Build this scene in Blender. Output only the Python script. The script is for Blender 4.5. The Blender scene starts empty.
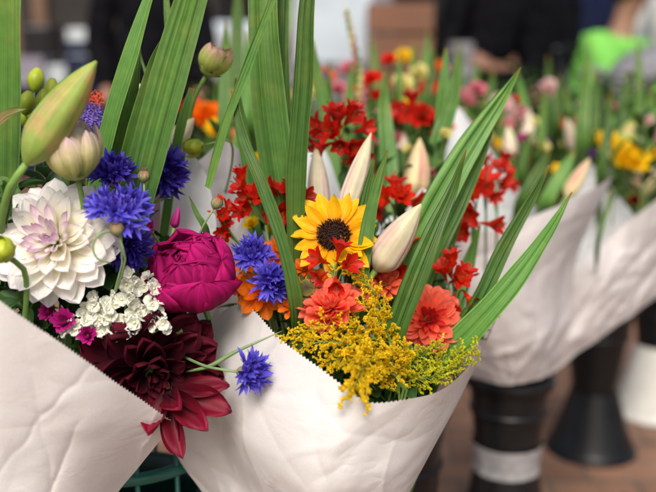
import bpy, bmesh, math, random
from mathutils import Vector, Matrix, noise
PI = math.pi
S = bpy.context.scene
COL = S.collection
rnd = random.Random(7)

# ------------------------------------------------------------------ camera
PITCH = math.radians(12)
CAMH = 1.0
F = 901.0
RT = Vector((1, 0, 0)); FW = Vector((0, math.cos(PITCH), -math.sin(PITCH))); UP = Vector((0, math.sin(PITCH), math.cos(PITCH)))
CP = Vector((0, 0, CAMH))
def P(px, py, d): return CP + d * (FW + (px - 328) / F * RT + (246 - py) / F * UP)
def D(r, u, t): return (r * RT + u * UP - t * FW).normalized()
cd = bpy.data.cameras.new('camera'); cam = bpy.data.objects.new('camera', cd); COL.objects.link(cam)
cam.location = CP; cam.rotation_euler = (PI / 2 - PITCH, 0, 0)
cd.sensor_width = 36; cd.lens = 36 * F / 656; cd.clip_start = .02; cd.clip_end = 500
cd.dof.use_dof = True; cd.dof.focus_distance = .86; cd.dof.aperture_fstop = 2.8
S.camera = cam

# ------------------------------------------------------------------ helpers
def tag(o, label=None, cat=None, group=None, kind=None):
    if label: o['label'] = label
    if cat: o['category'] = cat
    if group: o['group'] = group
    if kind: o['kind'] = kind
    return o
def frame(loc, z, spin=0):
    z = Vector(z).normalized()
    a = Vector((0, 0, 1)) if abs(z.z) < .95 else Vector((0, 1, 0))
    x = a.cross(z).normalized(); y = z.cross(x)
    M = Matrix((x, y, z)).transposed().to_4x4() @ Matrix.Rotation(spin, 4, 'Z')
    M.translation = loc
    return M
def root(name, M, label, cat, group=None):
    o = bpy.data.objects.new(name, None); COL.objects.link(o); o.empty_display_size = .01
    o.matrix_world = M; o['M'] = [c for r in M for c in r]
    return tag(o, label, cat, group)
def getM(o):
    v = list(o['M']); return Matrix([v[0:4], v[4:8], v[8:12], v[12:16]])
def mesh(name, G, mat, smooth=True):
    V, Fc, UV = G
    me = bpy.data.meshes.new(name); me.from_pydata([tuple(v) for v in V], [], Fc)
    if UV:
        ul = me.uv_layers.new(name='UVMap')
        d = [0.0] * (2 * len(me.loops)); vi = [0] * len(me.loops)
        me.loops.foreach_get('vertex_index', vi)
        for k, i in enumerate(vi): d[2 * k], d[2 * k + 1] = UV[i]
        ul.data.foreach_set('uv', d)
    me.materials.append(mat)
    if smooth: me.polygons.foreach_set('use_smooth', [True] * len(me.polygons))
    me.update()
    return me
def put(name, me, parent=None, M=None, label=None):
    o = bpy.data.objects.new(name, me); COL.objects.link(o)
    if parent: o.parent = parent
    if M is not None: o.matrix_basis = M
    if label: o['label'] = label
    return o
def obj(name, G, mat, parent=None, M=None, smooth=True): return put(name, mesh(name, G, mat, smooth), parent, M)
def join(*Gs):
    V, Fc, UV = [], [], []
    for v, f, u in Gs:
        n = len(V); V += v; Fc += [tuple(i + n for i in q) for q in f]; UV += (u or [(0, 0)] * len(v))
    return V, Fc, UV
def xf(G, M): return [M @ Vector(v) for v in G[0]], G[1], G[2]

def catmull(pts, n):
    P_ = [Vector(p) for p in pts]
    if len(P_) == 2: return [P_[0].lerp(P_[1], i / n) for i in range(n + 1)]
    L = [0]
    for a, b in zip(P_, P_[1:]): L.append(L[-1] + max((b - a).length, 1e-6))
    out = []
    for i in range(n + 1):
        s = L[-1] * i / n; k = 0
        while k < len(P_) - 2 and s > L[k + 1]: k += 1
        t = (s - L[k]) / (L[k + 1] - L[k])
        p1, p2 = P_[k], P_[k + 1]
        h = L[k + 1] - L[k]
        m1 = (P_[k + 1] - P_[k - 1]) / (L[k + 1] - L[k - 1]) * h if k > 0 else (p2 - p1)
        m2 = (P_[k + 2] - P_[k]) / (L[k + 2] - L[k]) * h if k + 2 < len(P_) else (p2 - p1)
        t2, t3 = t * t, t * t * t
        out.append((2 * t3 - 3 * t2 + 1) * p1 + (t3 - 2 * t2 + t) * m1 + (-2 * t3 + 3 * t2) * p2 + (t3 - t2) * m2)
    return out
def tube(pts, r0, r1=None, n=12, k=8, rf=None, cap=True):
    r1 = r0 if r1 is None else r1
    C = catmull(pts, n); V, Fc, UV = [], [], []
    prev = None
    for i, c in enumerate(C):
        t = (C[min(i + 1, n)] - C[max(i - 1, 0)]).normalized()
        if prev is None: a = t.orthogonal().normalized()
        else: a = (prev - t * prev.dot(t)); a = a.normalized() if a.length > 1e-9 else t.orthogonal().normalized()
        prev = a; b = t.cross(a); s = i / n
        r = r0 + (r1 - r0) * s
        if rf: r *= rf(s)
        for j in range(k):
            q = 2 * PI * j / k
            V.append(c + r * (math.cos(q) * a + math.sin(q) * b)); UV.append((j / k, s))
    for i in range(n):
        for j in range(k):
            Fc.append((i * k + j, i * k + (j + 1) % k, (i + 1) * k + (j + 1) % k, (i + 1) * k + j))
    if cap: Fc.append(tuple(range(k - 1, -1, -1))); Fc.append(tuple(n * k + j for j in range(k)))
    return V, Fc, UV
def lathe(prof, k=32, mod=None):
    V, Fc, UV = [], [], []; n = len(prof)
    for i, (r, z) in enumerate(prof):
        for j in range(k):
            q = 2 * PI * j / k; rr = r * (mod(q, i / (n - 1)) if mod else 1)
            V.append(Vector((rr * math.cos(q), rr * math.sin(q), z))); UV.append((j / k, i / (n - 1)))
    for i in range(n - 1):
        for j in range(k):
            Fc.append((i * k + j, i * k + (j + 1) % k, (i + 1) * k + (j + 1) % k, (i + 1) * k + j))
    return V, Fc, UV
def box(sx, sy, sz, c=(0, 0, 0), bev=0.004):
    bm = bmesh.new(); bmesh.ops.create_cube(bm, size=1)
    for v in bm.verts: v.co = Vector((v.co.x * sx, v.co.y * sy, v.co.z * sz))
    bmesh.ops.bevel(bm, geom=bm.edges[:], offset=bev, segments=2, affect='EDGES', profile=.5)
    bm.verts.index_update()
    V = [v.co + Vector(c) for v in bm.verts]; Fc = [tuple(v.index for v in f.verts) for f in bm.faces]
    bm.free(); return V, Fc, [(0, 0)] * len(V)

def petal(L, W, nv=9, nu=6, peak=.62, q=.5, base=.22, cup=.25, a0=0.0, curl=0.3, ruf=0.0, groove=0.0, seed=0, notch=0.0, twist=0.0, rag=0.0):
    """blade along +Y, face +Z"""
    R = random.Random(seed); ph = [R.uniform(0, 6.28) for _ in range(4)]
    V, Fc, UV = [], [], []; y = z = 0.0
    for i in range(nv + 1):
        t = i / nv
        a = a0 + curl * t
        if i: y += L / nv * math.cos(a); z += L / nv * math.sin(a)
        if t < peak: s = t / peak; w = base + (1 - base) * (s * s * (3 - 2 * s)) ** .8
        else: s = (t - peak) / (1 - peak); w = max(0.0, 1 - s ** 2) ** q
        w = W / 2 * max(w, .03)
        for j in range(nu + 1):
            u = 2 * j / nu - 1
            tt = twist * t
            xx = w * u; nn = cup * w * u * u - groove * w * (1 - abs(u)) ** 2 * math.sin(PI * min(1, t * 1.05))
            nn += ruf * W * t * math.sin(u * 7 + ph[0] + t * 5) * (abs(u) * .7 + .3)
            nn += ruf * .5 * W * t * math.sin(u * 17 + ph[1])
            dy = -notch * L * (t ** 4) * (1 - abs(u)) ** 2 + rag * L * t ** 3 * math.sin(u * 13 + ph[2]) * math.cos(u * 5 + ph[3])
            X = xx * math.cos(tt) - nn * math.sin(tt); N = xx * math.sin(tt) + nn * math.cos(tt)
            V.append(Vector((X, y + dy * math.cos(a) - N * math.sin(a), z + dy * math.sin(a) + N * math.cos(a)))); UV.append(((u + 1) / 2, t))
    for i in range(nv):
        for j in range(nu):
            b = i * (nu + 1) + j; Fc.append((b, b + 1, b + nu + 2, b + nu + 1))
    return V, Fc, UV
def pm(phi, th, off=Vector((0, 0, 0)), s=1.0, roll=0.0):
    d = Vector((math.sin(th) * math.cos(phi), math.sin(th) * math.sin(phi), math.cos(th)))
    n = Vector((-math.cos(th) * math.cos(phi), -math.cos(th) * math.sin(phi), math.sin(th)))
    x = d.cross(n)
    M = Matrix((x, d, n)).transposed().to_4x4() @ Matrix.Rotation(roll, 4, 'Y') @ Matrix.Scale(s, 4)
    M.translation = off; return M
def dirv(phi, th): return Vector((math.sin(th) * math.cos(phi), math.sin(th) * math.sin(phi), math.cos(th)))

# ------------------------------------------------------------------ materials
class NT:
    def __init__(s, name):
        s.m = bpy.data.materials.new(name); s.m.use_nodes = True; s.t = s.m.node_tree; s.t.nodes.clear()
        s.out = s.n('ShaderNodeOutputMaterial')
    def n(s, ty, **kw):
        x = s.t.nodes.new(ty)
        for k, v in kw.items():
            if k in x.inputs: x.inputs[k].default_value = v
            else: setattr(x, k, v)
        return x
    def l(s, a, b): s.t.links.new(a, b)
    def ramp(s, stops, fac, interp='LINEAR'):
        r = s.n('ShaderNodeValToRGB'); r.color_ramp.interpolation = interp; e = r.color_ramp.elements
        while len(e) < len(stops): e.new(.5)
        for x, (p, c) in zip(e, stops): x.position = p; x.color = (*c, 1)
        s.l(fac, r.inputs[0]); return r.outputs[0]
    def mul(s, a, b, fac=1.0, bt='MULTIPLY'):
        m = s.n('ShaderNodeMix', data_type='RGBA', blend_type=bt); 
        if isinstance(fac, float): m.inputs[0].default_value = fac
        else: s.l(fac, m.inputs[0])
        for k, v in ((6, a), (7, b)):
            if isinstance(v, tuple): m.inputs[k].default_value = (*v, 1)
            else: s.l(v, m.inputs[k])
        return m.outputs[2]
def sr(r, g, b):
    f = lambda c: ((c / 255 + .055) / 1.055) ** 2.4 if c > 10 else c / 3294
    return (f(r), f(g), f(b))

def petal_mat(name, stops, transl=.25, rough=.55, streak=.25, streak_n=14, var=.12, edge=None, edge_w=.5, bump=.25, coat=0.0, sheen=0.0, mottled=.15, blotch=None, seam=None, spec=.35, tipc=None, bl=.24):
    T = NT(name)
    uv = T.n('ShaderNodeUVMap'); sep = T.n('ShaderNodeSeparateXYZ'); T.l(uv.outputs[0], sep.inputs[0])
    col = T.ramp(stops, sep.outputs[1])
    # edge tint
    if edge:
        a = T.n('ShaderNodeMath', operation='SUBTRACT'); T.l(sep.outputs[0], a.inputs[0]); a.inputs[1].default_value = .5
        b = T.n('ShaderNodeMath', operation='ABSOLUTE'); T.l(a.outputs[0], b.inputs[0])
        mr = T.n('ShaderNodeMapRange'); T.l(b.outputs[0], mr.inputs[0]); mr.inputs[1].default_value = .5 - edge_w * .5; mr.inputs[2].default_value = .5
        col = T.mul(col, edge, mr.outputs[0], 'MIX')
    if seam:
        sm = T.n('ShaderNodeMath', operation='MULTIPLY'); T.l(sep.outputs[0], sm.inputs[0]); sm.inputs[1].default_value = 6 * PI
        sc_ = T.n('ShaderNodeMath', operation='COSINE'); T.l(sm.outputs[0], sc_.inputs[0])
        col = T.mul(col, seam, T.ramp([(.0, (.85,) * 3), (.45, (.1,) * 3), (1, (0,) * 3)], sc_.outputs[0]), 'MIX')
    if blotch:
        tb = T.n('ShaderNodeTexCoord'); nb = T.n('ShaderNodeTexNoise', Scale=38.0 if bl < .5 else 24.0, Detail=3.0); T.l(tb.outputs['Object'], nb.inputs['Vector'])
        col = T.mul(col, blotch, T.ramp([(.48, (0,) * 3), (.68, (bl,) * 3)], nb.outputs[0]), 'MIX')
    if tipc:
        col = T.mul(col, tipc, T.ramp([(.0, (.9,) * 3), (.015, (.6,) * 3), (.05, (0,) * 3)], sep.outputs[1]), 'MIX')
    mp = T.n('ShaderNodeCombineXYZ')
    m1 = T.n('ShaderNodeMath', operation='MULTIPLY'); T.l(sep.outputs[0], m1.inputs[0]); m1.inputs[1].default_value = streak_n
    m2 = T.n('ShaderNodeMath', operation='MULTIPLY'); T.l(sep.outputs[1], m2.inputs[0]); m2.inputs[1].default_value = 1.3
    oi = T.n('ShaderNodeObjectInfo')
    m3 = T.n('ShaderNodeMath', operation='MULTIPLY'); T.l(oi.outputs['Random'], m3.inputs[0]); m3.inputs[1].default_value = 37.0
    T.l(m1.outputs[0], mp.inputs[0]); T.l(m2.outputs[0], mp.inputs[1]); T.l(m3.outputs[0], mp.inputs[2])
    ns = T.n('ShaderNodeTexNoise', Scale=1.0, Detail=2.0); T.l(mp.outputs[0], ns.inputs['Vector'])
    st = T.ramp([(.3, (1 - streak,) * 3), (.7, (1 + streak * .5,) * 3)], ns.outputs[0])
    col = T.mul(col, st)
    tc = T.n('ShaderNodeTexCoord'); n2 = T.n('ShaderNodeTexNoise', Scale=90.0, Detail=3.0); T.l(tc.outputs['Object'], n2.inputs['Vector'])
    col = T.mul(col, T.ramp([(.3, (1 - mottled,) * 3), (.7, (1 + mottled * .5,) * 3)], n2.outputs[0]))
    rv = T.ramp([(0, (1 - var,) * 3), (1, (1 + var,) * 3)], oi.outputs['Random'])
    col = T.mul(col, rv)
    bs = T.n('ShaderNodeBsdfPrincipled', Roughness=rough); T.l(col, bs.inputs['Base Color'])
    bs.inputs['Specular IOR Level'].default_value = spec
    if coat: bs.inputs['Coat Weight'].default_value = coat; bs.inputs['Coat Roughness'].default_value = .3
    if sheen: bs.inputs['Sheen Weight'].default_value = sheen
    if bump:
        bp = T.n('ShaderNodeBump', Strength=bump, Distance=.0006); T.l(ns.outputs[0], bp.inputs['Height']); T.l(bp.outputs[0], bs.inputs['Normal'])
    tr = T.n('ShaderNodeBsdfTranslucent'); T.l(col, tr.inputs[0])
    mx = T.n('ShaderNodeMixShader', Fac=transl); T.l(bs.outputs[0], mx.inputs[1]); T.l(tr.outputs[0], mx.inputs[2])
    T.l(mx.outputs[0], T.out.inputs[0]); return T.m

def paper_mat(name, col, col2, transl=.25):
    T = NT(name); tc = T.n('ShaderNodeTexCoord')
    n1 = T.n('ShaderNodeTexNoise', Scale=14.0, Detail=3.0, Distortion=.6); T.l(tc.outputs['Object'], n1.inputs['Vector'])
    c = T.ramp([(.3, col2), (.65, col)], n1.outputs[0])
    n2 = T.n('ShaderNodeTexNoise', Scale=900.0, Detail=2.0); T.l(tc.outputs['Object'], n2.inputs['Vector'])
    c = T.mul(c, T.ramp([(.3, (.93,) * 3), (.7, (1.02,) * 3)], n2.outputs[0]))
    def ridged(scale, rot, dist, strength, prev, mlo):
        mp = T.n('ShaderNodeMapping'); mp.inputs['Scale'].default_value = (scale, scale, scale * 1.7); mp.inputs['Rotation'].default_value = rot; T.l(tc.outputs['Object'], mp.inputs[0])
        nn = T.n('ShaderNodeTexNoise', Scale=1.0, Detail=1.0, Roughness=.4); T.l(mp.outputs[0], nn.inputs['Vector'])
        a = T.n('ShaderNodeMath', operation='SUBTRACT'); T.l(nn.outputs[0], a.inputs[0]); a.inputs[1].default_value = .5
        b = T.n('ShaderNodeMath', operation='ABSOLUTE'); T.l(a.outputs[0], b.inputs[0])
        mk = T.n('ShaderNodeTexNoise', Scale=scale * .45, Detail=1.0); T.l(tc.outputs['Object'], mk.inputs['Vector'])
        h = T.mul(b.outputs[0], T.ramp([(mlo, (0,) * 3), (mlo + .2, (1,) * 3)], mk.outputs[0]))
        bp = T.n('ShaderNodeBump', Strength=strength, Distance=dist); T.l(h, bp.inputs['Height'])
        if prev is not None: T.l(prev.outputs[0], bp.inputs['Normal'])
        return bp
    b0 = ridged(13.0, (.3, .7, .2), .020, .55, None, .40)
    b01 = ridged(34.0, (.9, .2, 1.1), .006, .42, b0, .48)
    b1 = ridged(80.0, (.1, 1.2, .5), .0018, .35, b01, .5)
    b2 = T.n('ShaderNodeBump', Strength=.35, Distance=.0004); T.l(n2.outputs[0], b2.inputs['Height']); T.l(b1.outputs[0], b2.inputs['Normal'])
    b3 = T.n('ShaderNodeBump', Strength=.3, Distance=.004); T.l(n1.outputs[0], b3.inputs['Height']); T.l(b2.outputs[0], b3.inputs['Normal'])
    bs = T.n('ShaderNodeBsdfPrincipled', Roughness=.62); T.l(c, bs.inputs['Base Color']); T.l(b3.outputs[0], bs.inputs['Normal'])
    bs.inputs['Specular IOR Level'].default_value = .3
    tr = T.n('ShaderNodeBsdfTranslucent'); T.l(c, tr.inputs[0])
    mx = T.n('ShaderNodeMixShader', Fac=transl); T.l(bs.outputs[0], mx.inputs[1]); T.l(tr.outputs[0], mx.inputs[2])
    T.l(mx.outputs[0], T.out.inputs[0]); return T.m
def plain(name, c1, c2, scale=20.0, rough=.6, metal=0.0, bump=.2, dist=.002, spec=.5):
    T = NT(name); tc = T.n('ShaderNodeTexCoord')
    n = T.n('ShaderNodeTexNoise', Scale=scale, Detail=4.0); T.l(tc.outputs['Object'], n.inputs['Vector'])
    c = T.ramp([(.3, c1), (.7, c2)], n.outputs[0])
    bs = T.n('ShaderNodeBsdfPrincipled', Roughness=rough, Metallic=metal); T.l(c, bs.inputs['Base Color'])
    bs.inputs['Specular IOR Level'].default_value = spec
    b = T.n('ShaderNodeBump', Strength=bump, Distance=dist); T.l(n.outputs[0], b.inputs['Height']); T.l(b.outputs[0], bs.inputs['Normal'])
    T.l(bs.outputs[0], T.out.inputs[0]); return T.m
def brick_mat(name, c1, c2, cm, bw, bh, mortar=.006):
    T = NT(name); tc = T.n('ShaderNodeTexCoord')
    b = T.n('ShaderNodeTexBrick'); b.inputs['Color1'].default_value = (*c1, 1); b.inputs['Color2'].default_value = (*c2, 1); b.inputs['Mortar'].default_value = (*cm, 1)
    b.inputs['Scale'].default_value = 1; b.inputs['Brick Width'].default_value = bw; b.inputs['Row Height'].default_value = bh; b.inputs['Mortar Size'].default_value = mortar
    T.l(tc.outputs['Object'], b.inputs['Vector'])
    n = T.n('ShaderNodeTexNoise', Scale=6.0, Detail=5.0); T.l(tc.outputs['Object'], n.inputs['Vector'])
    c = T.mul(b.outputs['Color'], T.ramp([(.3, (.65,) * 3), (.7, (1.15,) * 3)], n.outputs[0]))
    bs = T.n('ShaderNodeBsdfPrincipled', Roughness=.7); T.l(c, bs.inputs['Base Color'])
    bp = T.n('ShaderNodeBump', Strength=.5, Distance=.003); T.l(b.outputs['Fac'], bp.inputs['Height']); bp.invert = True; T.l(bp.outputs[0], bs.inputs['Normal'])
    T.l(bs.outputs[0], T.out.inputs[0]); return T.m

M_ = {}
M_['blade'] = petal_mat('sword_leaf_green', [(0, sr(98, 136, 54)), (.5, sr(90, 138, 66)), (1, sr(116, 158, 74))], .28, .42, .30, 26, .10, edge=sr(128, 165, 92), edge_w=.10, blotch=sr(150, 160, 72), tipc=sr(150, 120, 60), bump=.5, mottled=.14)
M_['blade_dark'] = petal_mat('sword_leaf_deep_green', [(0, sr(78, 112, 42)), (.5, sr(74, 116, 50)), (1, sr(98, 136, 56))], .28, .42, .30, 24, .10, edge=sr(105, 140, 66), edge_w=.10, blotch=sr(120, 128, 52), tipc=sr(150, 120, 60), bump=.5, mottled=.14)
M_['blade_lime'] = petal_mat('sword_leaf_bright', [(0, sr(108, 158, 76)), (.5, sr(98, 148, 66)), (1, sr(104, 156, 64))], .3, .42, .28, 26, .10, edge=sr(140, 190, 90), edge_w=.10, blotch=sr(150, 180, 78), tipc=sr(150, 120, 60), bump=.5, mottled=.1)
M_['leaf'] = petal_mat('filler_leaf_green', [(0, sr(45, 78, 32)), (.6, sr(60, 96, 44)), (1, sr(78, 112, 50))], .25, .5, .3, 9, .3, blotch=sr(120, 120, 50))
M_['sepal'] = petal_mat('sepal_green', [(0, sr(110, 145, 50)), (1, sr(80, 125, 55))], .25, .5, .3, 8, .15)
M_['stem'] = petal_mat('stem_green', [(0, sr(120, 155, 75)), (1, sr(85, 120, 50))], .1, .5, .2, 6, .12)
M_['stem_grey'] = petal_mat('stem_grey_green', [(0, sr(140, 165, 115)), (1, sr(110, 140, 85))], .1, .6, .2, 6, .12)
M_['white'] = petal_mat('dahlia_white', [(0, sr(240, 238, 180)), (.35, sr(252, 250, 222)), (.8, sr(255, 254, 246)), (1, sr(255, 252, 252))], .45, .6, .06, 12, .03, edge=sr(248, 236, 246), edge_w=.25, bump=.35, mottled=.04)
M_['white_in'] = petal_mat('dahlia_lilac_centre', [(0, sr(240, 236, 190)), (.5, sr(252, 246, 240)), (.8, sr(244, 220, 236)), (1, sr(216, 160, 204))], .28, .5, .1, 8, .08, bump=.3, mottled=.05)
M_['burg'] = petal_mat('dahlia_burgundy', [(0, sr(26, 2, 10)), (.5, sr(56, 4, 19)), (1, sr(88, 9, 32))], .18, .75, .35, 10, .3, bump=.8, spec=.18)
M_['crim'] = petal_mat('dahlia_crimson', [(0, sr(45, 2, 15)), (.5, sr(105, 4, 28)), (1, sr(138, 8, 48))], .22, .6, .28, 7, .12, bump=.6)
M_['coral'] = petal_mat('dahlia_coral', [(0, sr(225, 50, 28)), (.5, sr(248, 94, 62)), (1, sr(255, 132, 106))], .38, .5, .15, 9, .12, edge=sr(252, 145, 120), edge_w=.3)
M_['coral_in'] = petal_mat('dahlia_coral_centre', [(0, sr(190, 30, 32)), (1, sr(238, 66, 58))], .28, .5, .15, 9, .12)
M_['peony'] = petal_mat('peony_magenta', [(0, sr(95, 2, 45)), (.5, sr(146, 3, 72)), (1, sr(192, 26, 114))], .3, .75, .42, 18, .16, bump=.9, spec=.15)
M_['corn'] = petal_mat('cornflower_blue', [(0, sr(70, 48, 165)), (.5, sr(88, 76, 208)), (1, sr(118, 110, 230))], .28, .55, .15, 6, .18)
M_['corn_in'] = petal_mat('cornflower_violet', [(0, sr(45, 20, 110)), (1, sr(78, 40, 175))], .25, .55, .15, 6, .2)
M_['corn_dk'] = petal_mat('cornflower_deep', [(0, sr(46, 26, 118)), (.5, sr(64, 46, 165)), (1, sr(90, 76, 200))], .25, .55, .15, 6, .18)
M_['croc'] = petal_mat('crocosmia_red', [(0, sr(245, 110, 30)), (.4, sr(238, 50, 22)), (1, sr(226, 26, 20))], .42, .45, .2, 8, .14)
M_['croc_dk'] = petal_mat('crocosmia_dark_red', [(0, sr(225, 60, 25)), (1, sr(215, 18, 26))], .42, .45, .2, 8, .14)
M_['stamen'] = petal_mat('stamen_tan', [(0, sr(220, 120, 50)), (1, sr(90, 60, 30))], .1, .6)
M_['sun'] = petal_mat('sunflower_yellow', [(0, sr(238, 150, 8)), (.35, sr(252, 190, 10)), (1, sr(255, 208, 26))], .3, .5, .16, 10, .06, bump=.6)
M_['sundisc'] = petal_mat('sunflower_disc', [(0, sr(28, 14, 10)), (.6, sr(52, 24, 14)), (1, sr(84, 44, 20))], .05, .8, .3)
M_['orange'] = petal_mat('marigold_orange', [(0, sr(240, 90, 6)), (1, sr(255, 140, 14))], .4, .5, .2, 8, .1)
M_['yellow'] = petal_mat('yellow_petal', [(0, sr(240, 190, 10)), (1, sr(255, 222, 30))], .42, .5, .15, 8, .1)
M_['gold'] = petal_mat('goldenrod_yellow', [(0, sr(240, 214, 36)), (1, sr(255, 230, 48))], .45, .6, .1, 4, .12)
M_['gold_g'] = petal_mat('goldenrod_green_yellow', [(0, sr(190, 205, 50)), (1, sr(240, 232, 60))], .45, .6, .2, 4, .2)
M_['statice'] = petal_mat('statice_white', [(0, sr(200, 215, 140)), (.5, sr(240, 242, 222)), (1, sr(250, 248, 240))], .3, .6, .08, 8, .06, mottled=.05)
M_['lil_g'] = petal_mat('lily_bud_green', [(0, sr(150, 182, 84)), (.3, sr(172, 194, 100)), (.52, sr(198, 180, 118)), (.75, sr(186, 184, 98)), (1, sr(168, 178, 70))], .15, .45, .2, 18, .04, bump=.5, mottled=.12, seam=sr(150, 178, 80), blotch=sr(228, 140, 124), bl=.95)
M_['lil_p'] = petal_mat('lily_bud_pale', [(0, sr(230, 206, 192)), (.4, sr(242, 216, 208)), (.8, sr(242, 228, 200)), (1, sr(222, 216, 150))], .2, .5, .22, 15, .05, bump=.4, mottled=.1, seam=sr(222, 216, 176), blotch=sr(228, 165, 158), bl=.7)
M_['lil_r'] = petal_mat('lily_bud_pink', [(0, sr(215, 205, 150)), (.4, sr(228, 160, 145)), (.8, sr(232, 176, 158)), (1, sr(220, 215, 140))], .2, .5, .2, 14, .05, bump=.3, mottled=.08, seam=sr(215, 205, 150))
M_['lilgroove'] = M_['lil_p']
M_['budpale'] = petal_mat('half_open_pale', [(0, sr(140, 168, 60)), (.45, sr(204, 212, 112)), (.75, sr(228, 214, 170)), (1, sr(232, 200, 204))], .25, .5, .25, 9, .07)
M_['budpeony'] = petal_mat('peony_bud_skin', [(0, sr(150, 178, 66)), (.6, sr(190, 204, 100)), (1, sr(214, 160, 150))], .15, .45, .15, 7, .04)
M_['budgreen'] = petal_mat('green_bud_skin', [(0, sr(120, 150, 30)), (1, sr(190, 200, 60))], .1, .4, .15, 5, .05)
M_['budbrown'] = petal_mat('fuzzy_bud', [(0, sr(120, 140, 90)), (.6, sr(150, 140, 100)), (1, sr(150, 95, 75))], .05, .8, .4, 20, .05, bump=1.0)
M_['mag'] = petal_mat('magenta_petal', [(0, sr(140, 10, 85)), (1, sr(208, 40, 150))], .3, .5, .2, 8, .12)
M_['lav'] = petal_mat('lavender_petal', [(0, sr(95, 70, 160)), (1, sr(150, 125, 215))], .3, .6, .2, 5, .2)
M_['redleaf'] = petal_mat('reddish_leaf', [(0, sr(110, 130, 60)), (.5, sr(165, 125, 95)), (1, sr(150, 80, 75))], .25, .45, .3, 12, .05)
M_['seed'] = petal_mat('seed_head_disc', [(0, sr(50, 38, 22)), (.5, sr(90, 84, 30)), (1, sr(160, 150, 50))], .05, .7, .3, 20, .05, bump=1.0)
M_['pinkb'] = petal_mat('pink_bloom', [(0, sr(180, 80, 95)), (1, sr(225, 135, 150))], .3, .6, .2, 6, .15)
M_['palepink'] = petal_mat('pale_pink_bloom', [(0, sr(215, 170, 160)), (1, sr(235, 200, 200))], .3, .6, .2, 6, .1)
M_['salmon'] = petal_mat('salmon_bloom', [(0, sr(215, 80, 40)), (1, sr(245, 122, 85))], .3, .6, .2, 6, .15)
M_['cream'] = petal_mat('cream_bloom', [(0, sr(205, 205, 120)), (1, sr(238, 225, 150))], .3, .6, .2, 6, .1)
M_['purple'] = petal_mat('purple_bloom', [(0, sr(80, 40, 110)), (1, sr(130, 80, 165))], .3, .6, .2, 6, .15)
M_['paper'] = paper_mat('wrapping_paper', (.80, .775, .76), (.76, .73, .71), .22)
M_['paper_l'] = paper_mat('wrapping_paper_light', (.80, .76, .755), (.75, .71, .70), .3)
M_['paper_w'] = paper_mat('wrapping_paper_skylit', (.86, .89, .91), (.82, .85, .87), .35)  # brighter bluish copy for the back sheets, sky light put into the colour
M_['paper_g'] = paper_mat('wrapping_paper_grey', (.70, .66, .655), (.64, .60, .595), .25)
M_['paper_p'] = paper_mat('wrapping_paper_pink_shade', (.78, .50, .50), (.70, .44, .45), .3)  # pink-tinted shade on the back sheet, put into the colour
M_['black'] = plain('black_plastic', (.005, .0055, .0065), (.010, .0105, .012), 30, .35, bump=.15, spec=.35)
M_['tape'] = plain('silver_tape', (.30, .31, .32), (.48, .48, .49), 60, .4, .3, bump=.6)
M_['whitep'] = plain('white_plastic', (.55, .54, .5), (.66, .65, .6), 20, .4)
M_['greenp'] = plain('green_coated_wire', (.008, .085, .065), (.012, .12, .09), 30, .35)
M_['greendark'] = plain('dark_green_plastic', (.004, .03, .022), (.006, .04, .03), 20, .4)
M_['water'] = plain('dark_water', (.01, .012, .01), (.02, .02, .02), 10, .1)

# ------------------------------------------------------------------ generic plant pieces
def stem_to(r, base, d0, end, rad, mat='stem', name='stem', bend=.06):
    """stem from world point `base`, leaving along d0, to world point `end`"""
    Mi = getM(r).inverted()
    pts = [base, base + d0 * bend * .5, base.lerp(end, .45) + d0 * bend * .4, end]
    G = tube([Mi @ p for p in pts], rad, rad * 1.1, 14, 8)
    return obj(name, G, M_[mat], r)
PETC = {}
def pmesh(key, mat, **kw):
    k = (key, mat, tuple(sorted(kw.items())))
    if k not in PETC: PETC[k] = mesh('petal', petal(**kw), M_[mat])
    return PETC[k]
def scales(R_, L, rows, per, mat, r, name='involucre', off=0):
    """ovoid of overlapping scales below z=0"""
    G = lathe([(R_ * math.sin(PI * (.02 + .8 * i / 14)) ** .8, -L + L * (i / 14)) for i in range(15)], 20,
              lambda q, t: 1 + .06 * math.sin(q * 9 + t * 30))
    return obj(name, G, M_[mat], r, Matrix.Translation((0, 0, off)))
def sepals(r, n, L, W, th, mat='sepal', zoff=0, curl=.5, name='sepal', rad=0.002, seed=0):
    me = pmesh('sep', mat, L=L, W=W, nv=6, nu=4, peak=.4, q=.9, base=.4, cup=.3, curl=curl, seed=seed)
    for k in range(n):
        ph = 2 * PI * k / n + rnd.uniform(-.2, .2)
        put(name, me, r, pm(ph, th + rnd.uniform(-.2, .2), Vector((rad * math.cos(ph), rad * math.sin(ph), zoff))))

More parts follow.
